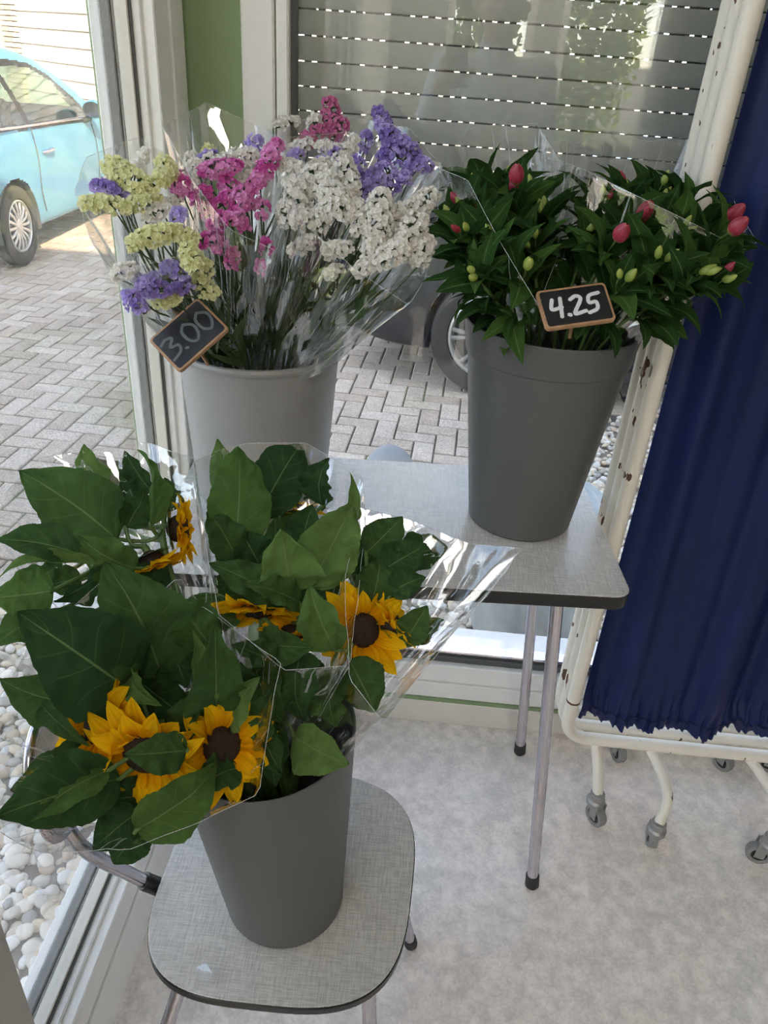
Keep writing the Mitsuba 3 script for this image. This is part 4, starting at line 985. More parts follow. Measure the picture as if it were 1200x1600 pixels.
# leaves: flower they belong to, stalk end (px, py, depth), tip (px, py, depth), width px, twist, bend, cup, curl
LV = [
 (0, 182, 842, .97, 28, 730, .90, 108, 8, .10, .15, .0), (0, 168, 800, .98, 131, 694, .97, 52, -25, .05, .3, 0), (0, 190, 808, .99, 138, 712, 1.0, 78, 20, .08, .3, 0),
 (1, 196, 824, .97, 228, 760, .98, 50, 20, .1, .2, 0), (0, 236, 822, .95, 218, 698, .97, 44, 35, .12, .6, .05), (0, 238, 770, .99, 194, 704, .99, 34, -20, .05, .4, 0),
 (1, 212, 888, .93, 120, 838, .90, 62, -12, .10, .2, -.06), (2, 128, 868, .90, -8, 842, .86, 52, 20, .14, .5, 0), (2, 150, 882, .88, -20, 884, .85, 28, 40, .05, .7, 0),
 (2, 84, 922, .90, -16, 934, .86, 76, -10, .12, .25, 0), (2, 166, 884, .91, 84, 940, .88, 50, -32, .12, .5, 0), (1, 66, 842, .99, 30, 822, .97, 30, 0, .1, .2, 0),
 (2, 60, 968, .90, -10, 1006, .86, 52, 10, .1, .2, 0), (2, 128, 905, .93, 64, 916, .91, 44, 10, .1, .2, 0), (0, 258, 800, .99, 262, 742, .99, 42, 20, .08, .4, 0),
 (3, 208, 1082, .86, 27, 957, .77, 150, 6, .10, .12, 0), (3, 252, 1056, .89, 172, 873, .83, 132, 10, .10, .16, 0), (3, 124, 1098, .86, -4, 1068, .80, 74, -10, .1, .15, .04),
 (5, 338, 1122, .86, 336, 977, .82, 88, 8, .12, .20, 0), (5, 300, 1110, .86, 310, 985, .84, 40, 45, .06, .7, .05), (4, 212, 1052, .85, 247, 1104, .80, 40, 25, .12, .3, .1),
 (5, 356, 1130, .86, 404, 1058, .84, 56, -25, .12, .5, 0), (5, 276, 1148, .84, 318, 1078, .83, 52, -10, .08, .3, 0), (4, 292, 1172, .79, 194, 1180, .755, 60, -6, .14, .2, 0),
 (5, 212, 1298, .78, 352, 1194, .80, 84, 10, .14, .30, .04), (4, 188, 1216, .80, -6, 1276, .74, 100, -6, .08, .25, 0), (4, 170, 1204, .79, 38, 1290, .745, 66, 14, .12, .35, 0),
 (3, 64, 1098, .83, 140, 1166, .79, 30, 20, .1, .4, 0), (4, 218, 1266, .80, 138, 1332, .77, 64, 0, .1, .2, 0), (3, 262, 1000, .92, 292, 1075, .88, 70, 10, .1, .2, 0),
 (5, 218, 1064, .90, 306, 1132, .87, 66, 0, .1, .2, 0), (5, 330, 1010, .90, 270, 930, .90, 70, 0, .1, .2, 0), (4, 236, 1238, .83, 160, 1250, .81, 60, 0, .1, .2, 0),
 (5, 392, 1170, .86, 428, 1082, .86, 60, -15, .1, .3, 0), (5, 372, 1200, .85, 300, 1232, .81, 56, 10, .1, .2, 0), (3, 110, 1010, .90, 180, 1060, .88, 70, 0, .1, .1, 0),
 (8, 366, 868, 1.0, 376, 684, 1.03, 88, 4, .06, .25, 0), (8, 352, 780, 1.05, 340, 683, 1.05, 42, 20, .08, .3, 0), (8, 402, 808, 1.05, 476, 680, 1.07, 80, -6, .08, .25, 0),
 (6, 370, 872, .97, 322, 794, .97, 60, 10, .08, .2, 0), (6, 408, 888, .98, 376, 830, .98, 56, 10, .08, .3, 0), (6, 450, 926, .95, 438, 826, .91, 92, 4, .14, .15, 0),
 (6, 450, 944, .95, 326, 880, .93, 58, 18, .12, .3, 0), (7, 468, 944, .94, 376, 912, .90, 46, 26, .14, .4, -.08), (7, 484, 918, .97, 556, 780, .97, 84, 8, .08, .25, 0),
 (7, 468, 868, 1.0, 488, 788, 1.0, 56, -14, .08, .3, 0), (8, 500, 816, 1.03, 560, 742, 1.02, 40, 40, .2, .6, .18), (8, 505, 790, 1.05, 520, 714, 1.05, 46, -40, .2, .6, -.15),
 (9, 524, 1016, .91, 482, 914, .90, 64, -18, .10, .3, 0), (7, 410, 1004, .92, 490, 1012, .88, 58, 10, .1, .15, 0), (6, 440, 1046, .90, 362, 1008, .89, 44, 20, .1, .3, 0),
 (10, 572, 864, .98, 629, 807, .99, 58, 6, .06, .15, 0), (10, 592, 894, .97, 667, 850, .97, 56, 10, .08, .2, 0), (10, 612, 926, .96, 666, 900, .95, 42, -20, .18, .5, .12),
 (9, 580, 944, .96, 596, 868, .97, 60, 8, .06, .2, 0), (10, 632, 1004, .95, 668, 946, .95, 46, 10, .1, .4, 0), (9, 548, 900, .99, 520, 850, 1.0, 60, 10, .06, .2, 0),
 (6, 400, 1042, .91, 440, 1130, .88, 70, 10, .1, .2, 0), (7, 470, 1020, .92, 470, 1130, .89, 90, 10, .1, .2, 0), (9, 545, 1030, .92, 590, 1118, .90, 70, -8, .1, .2, 0), (9, 520, 1040, .92, 520, 1140, .90, 70, 20, .1, .2, 0),
 (7, 460, 1150, .90, 545, 1196, .87, 70, 10, .12, .25, 0), (6, 420, 1130, .90, 430, 1232, .87, 56, 10, .1, .3, 0), (5, 400, 1120, .88, 440, 1210, .86, 50, 20, .1, .3, 0),
 (9, 500, 960, 1.0, 470, 880, 1.0, 70, 0, .1, .2, 0), (6, 400, 940, 1.0, 360, 860, 1.0, 80, 0, .1, .2, 0), (8, 430, 850, 1.06, 430, 760, 1.07, 80, 0, .1, .2, 0), (9, 560, 900, 1.0, 600, 840, 1.0, 60, 0, .1, .2, 0),
 (2, 140, 960, .93, 60, 1030, .90, 70, 0, .1, .2, 0), (1, 250, 940, .95, 200, 880, .95, 60, 0, .1, .2, 0), (7, 340, 930, .95, 310, 1010, .92, 70, 0, .1, .2, 0),
]
PALE = {(131, 694), (218, 698), (120, 838), (376, 684), (340, 683), (438, 826), (556, 780), (482, 914), (352, 1194), (-16, 934), (404, 1058), (310, 985), (247, 1104), (545, 1196), (-20, 884), (38, 1290), (560, 742)}  # tips of leaves given the lighter copy, pale undersides and painted backlight
_rg = np.random.default_rng(77)
for q in list(LV):                 # darker leaves deeper in each bunch
    if _rg.random() < .55 and q[7] > 45:
        dx, dy = _rg.normal(0, 22, 2)
        LV.append((q[0], q[1] + dx * .5, q[2] + dy * .5, q[3] + .05, (q[4] * .75 + q[1] * .25) + dx, (q[5] * .75 + q[2] * .25) + dy, q[6] + .06, q[7] * .95, _rg.normal(0, 20), .1, .25, 0))
LR = np.random.default_rng(11)
petioles = {k: [] for k in range(len(SF))}
for (k, bx, by, bd, tx, ty, td, w, tw, bend, cup, curl) in LV:
    B, E = at(bx, by, bd), at(tx, ty, td)
    m, uv = blade(B, E, w / FOCAL * (bd + td) / 2 * 1.12, twist=tw + LR.normal(0, 7), bend=bend + LR.uniform(-.03, .09), cup=cup + LR.uniform(0, .28), curl=curl + LR.choice([0, 0, .05, .12, .2]), wave=LR.uniform(1.1, 2.0))
    key, P = SUNF[k]
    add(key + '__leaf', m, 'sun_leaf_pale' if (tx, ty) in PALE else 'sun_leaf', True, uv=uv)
    S = P[8:-4]; dd = np.linalg.norm(S - B, axis=1) + .6 * np.maximum(0, S[:, 2] - B[2]); j = S[np.argmin(dd)]
    petioles[k].append(tube(curve([j, (j + B) / 2 + unit(B - E) * .01, B, B + (E - B) * .05], 10), [.0026] * 8 + [.002, .0015], 6))
for k, (key, P) in enumerate(SUNF):
    add(key + '__stem', join([tube(P, np.linspace(.0055, .0042, len(P)), 10)] + petioles[k]), 'stem_green', 50)

# ------------------------------------------------------------------ statice
SBK, SH = BK['stat']; SRIM = SBK + np.array([0, 0, SH])
ST = [  # cluster: px, py, depth, length px, width px, direction in the picture (degrees, 0 = right, 90 = up), colour, bunch
 ('yellow', 0, [(200, 280, 1.06, 82, 42, 140), (165, 322, 1.03, 74, 28, 175), (215, 320, 1.05, 42, 26, 10), (246, 292, 1.06, 44, 32, 70), (262, 265, 1.09, 40, 28, 120), (326, 244, 1.18, 30, 20, 90), (240, 372, 1.02, 76, 34, 20), (285, 370, 1.03, 46, 28, -20), (300, 405, 1.02, 44, 34, -70), (262, 470, 1.06, 40, 28, 20), (322, 452, 1.08, 36, 28, -30), (318, 425, 1.06, 34, 26, 60)]),
 ('white', 0, [(222, 256, 1.10, 40, 22, 60), (245, 335, 1.06, 40, 26, 40), (195, 425, 1.01, 36, 24, 20), (170, 300, 1.07, 36, 22, 100), (270, 320, 1.1, 36, 24, 30)]),
 ('lilac', 0, [(165, 297, 1.05, 44, 28, 160), (195, 313, 1.06, 28, 20, 20), (278, 346, 1.05, 34, 26, 80), (232, 442, 1.03, 36, 26, 30), (211, 474, 1.02, 40, 28, 130), (245, 455, 1.04, 40, 24, 10), (272, 424, 1.04, 40, 28, -10), (285, 450, 1.06, 36, 24, 30)]),
 ('pink', 1, [(345, 268, 1.12, 62, 34, 10), (281, 290, 1.10, 38, 30, 110), (316, 308, 1.10, 34, 28, 60), (350, 316, 1.10, 34, 26, 30), (350, 348, 1.08, 44, 30, 15), (376, 314, 1.10, 40, 30, 70), (374, 345, 1.09, 36, 24, -60), (421, 254, 1.13, 66, 32, 65), (402, 286, 1.13, 34, 28, 40), (326, 378, 1.09, 30, 26, 20), (363, 404, 1.10, 28, 26, 80), (410, 328, 1.13, 26, 22, 80), (416, 386, 1.12, 22, 20, 80), (394, 308, 1.13, 34, 26, 60), (330, 338, 1.10, 34, 26, 120), (360, 292, 1.12, 34, 26, 150), (345, 385, 1.1, 22, 18, 60), (407, 418, 1.12, 20, 16, 80)]),
 ('white', 1, [(372, 250, 1.15, 60, 30, 15), (392, 280, 1.15, 42, 32, 60), (310, 272, 1.14, 40, 30, 110), (330, 262, 1.15, 36, 26, 90), (300, 258, 1.17, 34, 24, 100)]),
 ('lilac', 1, [(397, 236, 1.17, 40, 32, 80), (322, 250, 1.16, 38, 22, 20), (460, 250, 1.2, 32, 26, 60)]),
 ('white', 2, [(458, 264, 1.14, 48, 26, 160), (490, 276, 1.13, 44, 32, 20), (540, 272, 1.13, 58, 34, 110), (528, 318, 1.10, 66, 46, 130), (466, 312, 1.12, 60, 40, 100), (476, 346, 1.11, 44, 36, 10), (505, 292, 1.12, 46, 34, 40), (558, 340, 1.10, 50, 34, 100), (592, 345, 1.09, 84, 44, 85), (655, 325, 1.11, 66, 36, 40), (640, 370, 1.09, 70, 44, 60), (612, 400, 1.08, 56, 40, 30), (472, 386, 1.11, 40, 26, 30), (527, 392, 1.10, 44, 30, 10), (523, 426, 1.10, 28, 22, 20), (572, 418, 1.09, 36, 28, 30), (450, 336, 1.13, 40, 32, 100), (545, 300, 1.12, 40, 34, 60), (585, 385, 1.09, 40, 36, 80), (660, 395, 1.09, 46, 34, 70), (625, 345, 1.11, 42, 36, 80), (505, 340, 1.11, 40, 34, 70)]),
 ('lilac', 3, [(598, 193, 1.24, 52, 26, 110), (612, 218, 1.23, 44, 30, 130), (571, 222, 1.23, 28, 20, 80), (516, 246, 1.20, 42, 28, 30), (625, 246, 1.21, 60, 38, 150), (655, 260, 1.20, 40, 28, 0), (592, 280, 1.18, 56, 40, 40), (574, 306, 1.16, 48, 34, 60), (556, 266, 1.18, 36, 28, 80), (620, 288, 1.18, 44, 30, 30), (606, 240, 1.21, 36, 30, 60), (640, 232, 1.22, 36, 26, 130)]),
 ('rose', 3, [(519, 184, 1.27, 54, 30, 100), (530, 206, 1.26, 36, 26, 70), (486, 216, 1.24, 44, 28, 30)]),
 ('white', 3, [(446, 195, 1.26, 38, 24, 20), (490, 196, 1.26, 32, 22, 70), (520, 236, 1.20, 50, 26, 170), (548, 232, 1.21, 34, 24, 60), (470, 232, 1.22, 40, 24, 30), (500, 262, 1.18, 40, 26, 20)]),
]
def floret_template(seed):
    """One papery cup: a crumpled funnel of eight facets with a ruffled edge."""
    rg = np.random.default_rng(seed); n = 9; a = np.arange(n) * 2 * math.pi / n
    r = 1 + rg.normal(0, .13, n); z = .55 + .22 * np.sin(a * 3 + rg.uniform(0, 6)) + rg.normal(0, .08, n)
    V = np.vstack([[0, 0, -.55], np.c_[.42 * np.cos(a), .42 * np.sin(a), np.full(n, -.02)], np.c_[r * np.cos(a), r * np.sin(a), z], [0, 0, .12]])
    i = np.arange(n); j = (i + 1) % n
    F = np.vstack([np.stack([i * 0, 1 + j, 1 + i], 1), np.stack([1 + i, 1 + j, 1 + n + j], 1), np.stack([1 + i, 1 + n + j, 1 + n + i], 1), np.stack([i * 0 + 2 * n + 1, 1 + i, 1 + j], 1)])
    return V, F
FLT = [floret_template(k) for k in range(8)]
BUNCH_T = ['left', 'middle', 'right', 'rear']
COLN = {'yellow': 'pale yellow', 'white': 'white', 'lilac': 'lilac', 'pink': 'bright pink', 'rose': 'dusky rose'}
WHERE = {0: 'in the bunch above the 3.00 tag', 1: 'in the pointed middle sleeve', 2: 'in the right front bunch', 3: 'at the back before the shutter'}
for col, bunch, cl in ST:
    # two to four clusters share a stem
    order = sorted(range(len(cl)), key=lambda k: cl[k][0] + .35 * cl[k][1])
    groups, cur = [], []
    for k in order:
        cur.append(k)
        if len(cur) >= 3: groups.append(cur); cur = []
    if cur: groups.append(cur)
    for gi, grp in enumerate(groups):
        side = ['', 'leftmost ', 'second ', 'third ', 'fourth ', 'fifth ', 'sixth ', 'seventh ', 'eighth '][gi + 1] if len(groups) > 1 else ''
        key = thing('statice', f'{side}{COLN[col]} statice stem {WHERE[bunch]}' + (' (from left)' if side else ''), 'flower', 'statice in the light grey bucket')
        rg = np.random.default_rng(900 + LEAF_N[0] + gi * 17 + bunch * 101 + len(cl)); LEAF_N[0] += 1
        cents = []
        green = []
        for k in grp:
            px, py, d, ln, wd, ang = cl[k]
            c = at(px, py, d); ca, sa = math.cos(math.radians(ang)), math.sin(math.radians(ang))
            ax = unit(ca * RT + sa * UP + rg.normal(0, .15) * FW)
            up = unit(np.array([0, 0, 1]) * .7 - FW * .55 + rg.normal(0, .12, 3)); up = unit(up - ax * (up @ ax)); sd = np.cross(ax, up)
            Lm, Wm = ln * 1.08 / FOCAL * d, wd * 1.12 / FOCAL * d
            nf = int(np.clip(ln * wd / 15, 26, 210)); r0 = .0040 if col in ('white', 'yellow') else .0037
            VV, FF, o_ = [], [], 0
            for q in range(nf):
                t = rg.uniform(-.5, .5); ww = Wm * .5 * math.sqrt(max(.08, 1 - (2 * t) ** 2 * .75))
                th = rg.uniform(-1.75, 1.75); rad = ww * rg.uniform(.62, 1.05)
                dirn = math.cos(th) * up + math.sin(th) * sd
                p = c + ax * (t * Lm) + dirn * rad * .92
                nn = unit(dirn + ax * rg.normal(t * .6, .25) + rg.normal(0, .18, 3))
                V, F = FLT[rg.integers(8)]; s_ = r0 * rg.uniform(.8, 1.25)
                Mx = rot_to(nn, rg.normal(0, 1, 3))[:3, :3]
                VV.append(V @ Mx.T * s_ + p); FF.append(F + o_); o_ += len(V)
                if q % 4 == 0: green.append(tube([p - nn * s_ * .2, p - nn * s_ * 1.2, c + ax * (t * Lm * .9)], [.0016, .0013, .0009], 4))
            add(key + '__flower_cluster', trimesh.Trimesh(np.vstack(VV), np.vstack(FF), process=False), 'statice_' + col, 24)
            a0, b0 = c - ax * Lm * .5, c + ax * Lm * .45
            cents.append((c, ax, Lm))
            green.append(tube(curve([a0, c - up * .002, b0], 8), [.0013] * 8, 5))
        top = np.mean([c for c, _, _ in cents], 0)
        g = top - SRIM; hz = np.hypot(g[0], g[1]); rimp = SRIM + np.array([g[0], g[1], 0]) * min(.105 / max(hz, 1e-6), .42) + np.array([rg.uniform(-.012, .012), rg.uniform(-.012, .012), -.015])
        base = SBK + np.array([rg.uniform(-.06, .06), rg.uniform(-.06, .06), .02])
        fork = rimp + (top - rimp) * .55 + np.array([0, 0, -.01])
        green.append(tube(curve([base, rimp, fork], 16), .0026, 6))
        for c, ax, Lm in cents:
            e = c - ax * Lm * .5; midp = (fork + e) / 2 + rg.normal(0, .006, 3)
            green.append(tube(curve([fork, midp, e], 8), np.linspace(.0017, .0011, 8), 5))
        # winged edges and the narrow bracts along the stem
        for q in range(16):
            t = rg.uniform(-.02, .95); p = rimp + (fork - rimp) * t; dv = unit(top - rimp + rg.normal(0, .06, 3))
            m, _ = blade(p, p + dv * rg.uniform(.05, .10), rg.uniform(.005, .012), face=rg.normal(0, 1, 3) + (CAM - p), kind='lance', nu=3, nv=6, bend=.03)
            green.append(m)
        add(key + '__stem', join(green), 'statice_green', 50)

# ------------------------------------------------------------------ alstroemeria
AB, AH = BK['alst']; ARIM = AB + np.array([0, 0, AH])
AL = [  # stem top px, py, depth, bud kind and the words that single it out
 (0, 722, 292, 1.17, 'r'), (0, 748, 258, 1.24, 'g'), (0, 785, 252, 1.25, 'r'), (0, 818, 270, 1.22, 'g'), (0, 762, 318, 1.13, 'r'), (0, 792, 305, 1.13, 'R'), (0, 838, 300, 1.17, 'g'), (0, 728, 350, 1.10, 'r'),
 (0, 772, 368, 1.09, 'g'), (0, 826, 372, 1.12, 'g'), (0, 706, 320, 1.17, 'r'), (0, 745, 425, 1.07, 'g'), (0, 805, 425, 1.08, 'g'),
 (1, 926, 305, 1.17, 'r'), (1, 962, 288, 1.22, 'r'), (1, 1012, 290, 1.22, 'g'), (1, 1062, 310, 1.18, 'r'), (1, 936, 396, 1.07, 'R'), (1, 972, 348, 1.12, 'R'), (1, 1040, 350, 1.12, 'g'), (1, 1098, 352, 1.12, 'R'),
 (1, 1100, 385, 1.07, 'R'), (1, 1008, 412, 1.06, 'g'), (1, 1062, 425, 1.05, 'g'), (1, 1098, 432, 1.06, 'r'), (1, 955, 440, 1.07, 'g'), (1, 1010, 340, 1.17, 'g'), (1, 905, 360, 1.12, 'g'),
]
def bud_mesh(base, axis, L, W):
    t = np.linspace(0, 1, 11); r = W / 2 * np.sin(np.clip(t * .93 + .05, 0, 1) ** .8 * math.pi) ** .7
    n = 18; a = np.arange(n) * 2 * math.pi / n
    M = rot_to(axis)
    rr = r[:, None] * (1 + .09 * np.abs(np.sin(a * 1.5 + t[:, None] * 1.2)) - .04)
    V = np.stack([rr * np.cos(a), rr * np.sin(a), np.broadcast_to((t * L)[:, None], rr.shape)], -1).reshape(-1, 3)
    uv = np.stack([np.broadcast_to(a / 6.2832 * 3, rr.shape), np.broadcast_to(t[:, None], rr.shape)], -1).reshape(-1, 2)
    F = []; i = np.arange(n); j = (i + 1) % n
    for k in range(len(t) - 1): F += [np.stack([k * n + i, k * n + j, (k + 1) * n + j], 1), np.stack([k * n + i, (k + 1) * n + j, (k + 1) * n + i], 1)]
    m = trimesh.Trimesh(V, np.vstack(F), process=False); m.apply_transform(M); m.apply_translation(base)
    return m, uv
AX0 = [at(775, 300, 1.17), at(1010, 345, 1.14)]
ORD = ['first', 'second', 'third', 'fourth', 'fifth', 'sixth', 'seventh', 'eighth', 'ninth', 'tenth', 'eleventh', 'twelfth', 'thirteenth', 'fourteenth', 'fifteenth']
rank = {}
for b in (0, 1):
    for r, k in enumerate(sorted([k for k, q in enumerate(AL) if q[0] == b], key=lambda k: AL[k][1])): rank[k] = r
for k, (b, px, py, d, bk) in enumerate(AL):
    words = {'r': 'with small reddish buds', 'R': 'with a plump crimson bud', 'g': 'with still green buds'}[bk]
    key = thing('alstroemeria', f'leafy stem {words}, {ORD[rank[k]]} from left in the {("left", "right")[b]} budded bunch', 'flower', 'red budded stems in the tall dark bucket')
    rg = np.random.default_rng(3000 + k)
    top = at(px + (6 if b == 0 else 8), py + 30 - 14 * (py > 380) - 10 * (bk == 'R') + (22 if b == 0 and py < 330 and bk != 'R' else 0), d)
    g = top - ARIM; hz = np.hypot(g[0], g[1])
    rimp = ARIM + np.array([g[0], g[1], 0]) * min(.105 / max(hz, 1e-6), .5) + np.array([rg.uniform(-.01, .01), rg.uniform(-.01, .01), -.02])
    base = AB + np.array([rg.uniform(-.05, .05), rg.uniform(-.05, .05), .02])
    P = curve([base, rimp, rimp * .45 + top * .55 + np.array([0, 0, .008]), top], 30)
    add(key + '__stem', tube(P, .0028, 8), 'stem_green', 60)
    ax = unit(P[-1] - P[-4])
    out = unit((top - AX0[b]) * np.array([1, 1, .3]) + 1e-6)
    nb_ = 2 if bk != 'R' else 2
    for q in range(nb_):
        a = rg.uniform(0, 6.28); o = unit(np.cross(ax, [math.cos(a), math.sin(a), .2]))
        dv = unit(ax + o * rg.uniform(.15, .6)); L = rg.uniform(.016, .024); W = L * rg.uniform(.46, .60)
        if bk == 'R' and q == 0: L, W, dv = .032, .021, unit(ax * .8 - FW * .7)
        bb = top + dv * rg.uniform(.012, .024) - (FW * .040 if bk == 'R' and q == 0 else FW * .016)
        m, uv = bud_mesh(bb, dv, L, W)
        bd = add(key + '__bud', m, 'bud_green' if bk == 'g' or (bk == 'r' and q % 2) else 'bud_red', True, uv=uv)
        add(bd + '__bud_stalk', tube(curve([top - ax * .004, (top + bb) / 2 + o * .003, bb + dv * .002], 6), .0013, 5), 'stem_green', 60)
    nl = 19
    for q in range(nl):
        whorl = q < 8
        t = 1.0 if whorl else rg.uniform(.36, .97)
        s_ = P[0] * 0; idx = t * (len(P) - 1); i0 = min(int(idx), len(P) - 2); p = P[i0] + (P[i0 + 1] - P[i0]) * (idx - i0) - ax * (.006 if whorl else 0)
        a = 2 * math.pi * q / 8 + rg.uniform(-.3, .3) + k
        e1 = unit(np.cross(ax, [.3, .2, .9] if abs(ax[2]) < .9 else [1, .2, 0])); e2 = np.cross(ax, e1)
        o = math.cos(a) * e1 + math.sin(a) * e2
        L = rg.uniform(.062, .098); up_ = rg.uniform(.2, 1.3) if whorl else rg.uniform(-.1, .8)
        dv = unit(o + ax * up_ + np.array([0, 0, .22]) + out * .25)
        E = p + dv * L
        ex, ey = pix(E)
        if 815 < ex < 990 and 415 < ey < 530 and (E - CAM) @ FW < 1.12: continue
        m, uv = blade(p, E, L * rg.uniform(.34, .46), face=ax * 1.0 + np.array([0, 0, .35]) - o * .5, twist=rg.normal(0, 28), bend=rg.uniform(.02, .14), cup=.28, wave=.55, kind='lance', nu=6, nv=10, curl=rg.uniform(-.02, .22))
        add(key + '__leaf', m, 'lance_leaf', True, uv=uv)

# ------------------------------------------------------------------ cellophane sleeves
def bc(c, dx, dy, dz): return np.asarray(c) + np.array([dx, dy, dz])
sleeve('film_sleeve', 'clear film sleeve of the leftmost statice bunch beside the window', bc(SRIM, -.075, -.02, -.06), PX([(116, 296, 1.0), (132, 246, 1.05), (215, 214, 1.15), (296, 262, 1.18), (310, 400, 1.06), (262, 402, 1.0), (176, 428, .99), (140, 372, .985)]), seed=1, bulge=.012, crumple=.007)
sleeve('film_sleeve', 'pointed clear film sleeve of the pink statice bunch in the middle', bc(SRIM, -.03, -.035, -.07), PX([(252, 197, 1.10), (322, 160, 1.22), (400, 196, 1.25), (448, 220, 1.2), (452, 330, 1.10), (432, 392, 1.06), (360, 360, 1.04), (298, 280, 1.06)]), seed=2, bulge=.008, crumple=.006)
sleeve('film_sleeve', 'clear film sleeve of the white statice bunch at the right of the light bucket', bc(SRIM, .03, -.04, -.06), PX([(440, 215, 1.2), (545, 205, 1.25), (690, 255, 1.24), (684, 330, 1.15), (668, 430, 1.08), (640, 478, 1.05), (560, 425, 1.03), (470, 345, 1.06)]), seed=3, bulge=.01, crumple=.008)
sleeve('film_sleeve', 'clear film sleeve of the lilac and rose statice behind', bc(SRIM, .02, .05, -.06), PX([(420, 200, 1.3), (520, 176, 1.34), (640, 200, 1.33), (692, 262, 1.27), (610, 300, 1.2), (500, 275, 1.2)]), seed=4, bulge=.01, crumple=.005)
sleeve('film_sleeve', 'clear film sleeve of the left red budded bunch', bc(ARIM, -.045, -.02, -.06), PX([(682, 262, 1.18), (735, 198, 1.28), (838, 192, 1.3), (884, 262, 1.22), (872, 400, 1.1), (842, 478, 1.03), (782, 380, 1.02), (730, 282, 1.06)]), seed=5, bulge=.02, crumple=.007)
sleeve('film_sleeve', 'clear film sleeve of the right red budded bunch with folded front flap', bc(ARIM, .045, -.02, -.06), PX([(850, 215, 1.28), (900, 225, 1.3), (955, 205, 1.32), (1010, 222, 1.31), (1072, 214, 1.28), (1112, 252, 1.22), (1184, 378, 1.1), (1166, 392, 1.05), (1075, 345, 1.03), (1000, 308, 1.04), (915, 266, 1.08), (872, 250, 1.2)]), seed=6, bulge=.02, crumple=.007)
RC = RIMC
sleeve('film_sleeve', 'clear film sleeve of the far left sunflower bunch', bc(RC, -.05, .0, -.06), PX([(-40, 1000, .86), (30, 1034, .84), (110, 1010, .86), (200, 975, .88), (280, 900, .90), (325, 960, .93), (304, 716, .97), (230, 690, 1.0), (60, 715, .95), (-40, 820, .9)]), seed=7, bulge=.0, crumple=.006)
sleeve('film_sleeve', 'clear film sleeve of the front left sunflower bunch', bc(RC, -.05, -.05, -.055), PX([(-10, 1100, .8), (-30, 1290, .73), (60, 1334, .73), (200, 1330, .745), (310, 1290, .77), (405, 1240, .80), (440, 1034, .84), (325, 950, .90), (180, 890, .90), (50, 1000, .86)]), seed=8, bulge=.0, crumple=.006)
sleeve('film_sleeve', 'clear film sleeve of the middle sunflower bunch with rolled top', bc(RC, .0, .01, -.06), PX([(300, 722, .99), (345, 702, 1.05), (390, 692, 1.06), (478, 692, 1.08), (566, 742, 1.06), (572, 830, 1.0), (548, 1040, .87), (444, 1048, .85), (340, 960, .88)]), seed=9, bulge=.005, crumple=.005)
sleeve('film_sleeve', 'clear film sleeve of the right sunflower bunch, its corner reaching over the table', bc(RC, .04, .0, -.06), PX([(560, 792, 1.02), (640, 812, 1.02), (735, 850, 1.0), (815, 856, .96), (790, 892, .93), (700, 1000, .87), (600, 1128, .84), (545, 1060, .84), (540, 900, .92)]), seed=10, bulge=.0, crumple=.005)

# ------------------------------------------------------------------ the price tags, clipped among the flowers
price_tag(PX([(236, 527, 1.09), (318, 460, 1.10), (349, 518, 1.08), (276, 587, 1.07)]), '3.00', 'chalk_faint',
          'tilted black chalkboard price tag reading 3.00 on the light bucket', .034, .0022, .14, [at(310, 545, 1.16), at(325, 570, 1.19)])
price_tag(PX([(847, 456, 1.045), (957, 441, 1.055), (951, 500, 1.035), (843, 515, 1.025)]), '4.25', 'chalk',
          'black chalkboard price tag reading 4.25 on the dark tall bucket', .029, .0027, .12, [at(895, 500, 1.11), at(890, 528, 1.13)])

# ------------------------------------------------------------------ the photographer, mirrored faintly in the back window
def ball(c, r, n=24):
    return m3.Manifold.sphere(r, n).translate([float(v) for v in c])
def limb(pts):
    out = m3.Manifold()
    for (a, ra), (b, rb) in zip(pts[:-1], pts[1:]): out = out + m3.Manifold.batch_hull([ball(a, ra), ball(b, rb)])
    return out
def skin(man, edge=.02, it=6):
    m = man.refine_to_length(edge).to_mesh()
    t = trimesh.Trimesh(m.vert_properties[:, :3], m.tri_verts); trimesh.smoothing.filter_taubin(t, iterations=it)
    return t
PO = np.array([0.17, -0.44, 0.0])
def pp(x, y, z): return PO + np.array([x, y, z])
ph_c = CAM - FW * .014 - UP * .052 + RT * .018        # the phone behind the lens
wr = ph_c - UP * .085 - RT * .055 - FW * .035
el = pp(-.25, .12, 1.20)
def body(g=0.0):
    return [limb([(pp(-.085, 0, .98), .115 + g), (pp(-.10, .02, .52), .066 + g), (pp(-.11, -.01, .10), .045 + g)]), limb([(pp(.085, 0, .98), .115 + g), (pp(.10, .02, .52), .066 + g), (pp(.11, -.01, .10), .045 + g)])]
torso = m3.Manifold.batch_hull([ball(pp(-.085, 0, .98), .115), ball(pp(.085, 0, .98), .115), ball(pp(-.10, .0, 1.18), .11), ball(pp(.10, .0, 1.18), .11)]) + \
    m3.Manifold.batch_hull([ball(pp(-.10, .0, 1.18), .11), ball(pp(.10, .0, 1.18), .11), ball(pp(-.135, -.01, 1.42), .075), ball(pp(.135, -.01, 1.42), .075), ball(pp(0, .01, 1.36), .115)])
armL = limb([(pp(-.175, -.01, 1.455), .058), (el, .043), (wr, .029)])
armR = limb([(pp(.175, -.01, 1.455), .058), (pp(.235, -.03, 1.17), .042), (pp(.225, .08, .93), .029)])
neck = limb([(pp(0, -.01, 1.45), .07), (pp(0, .01, 1.58), .055)])
hc = pp(0, .035, 1.665)
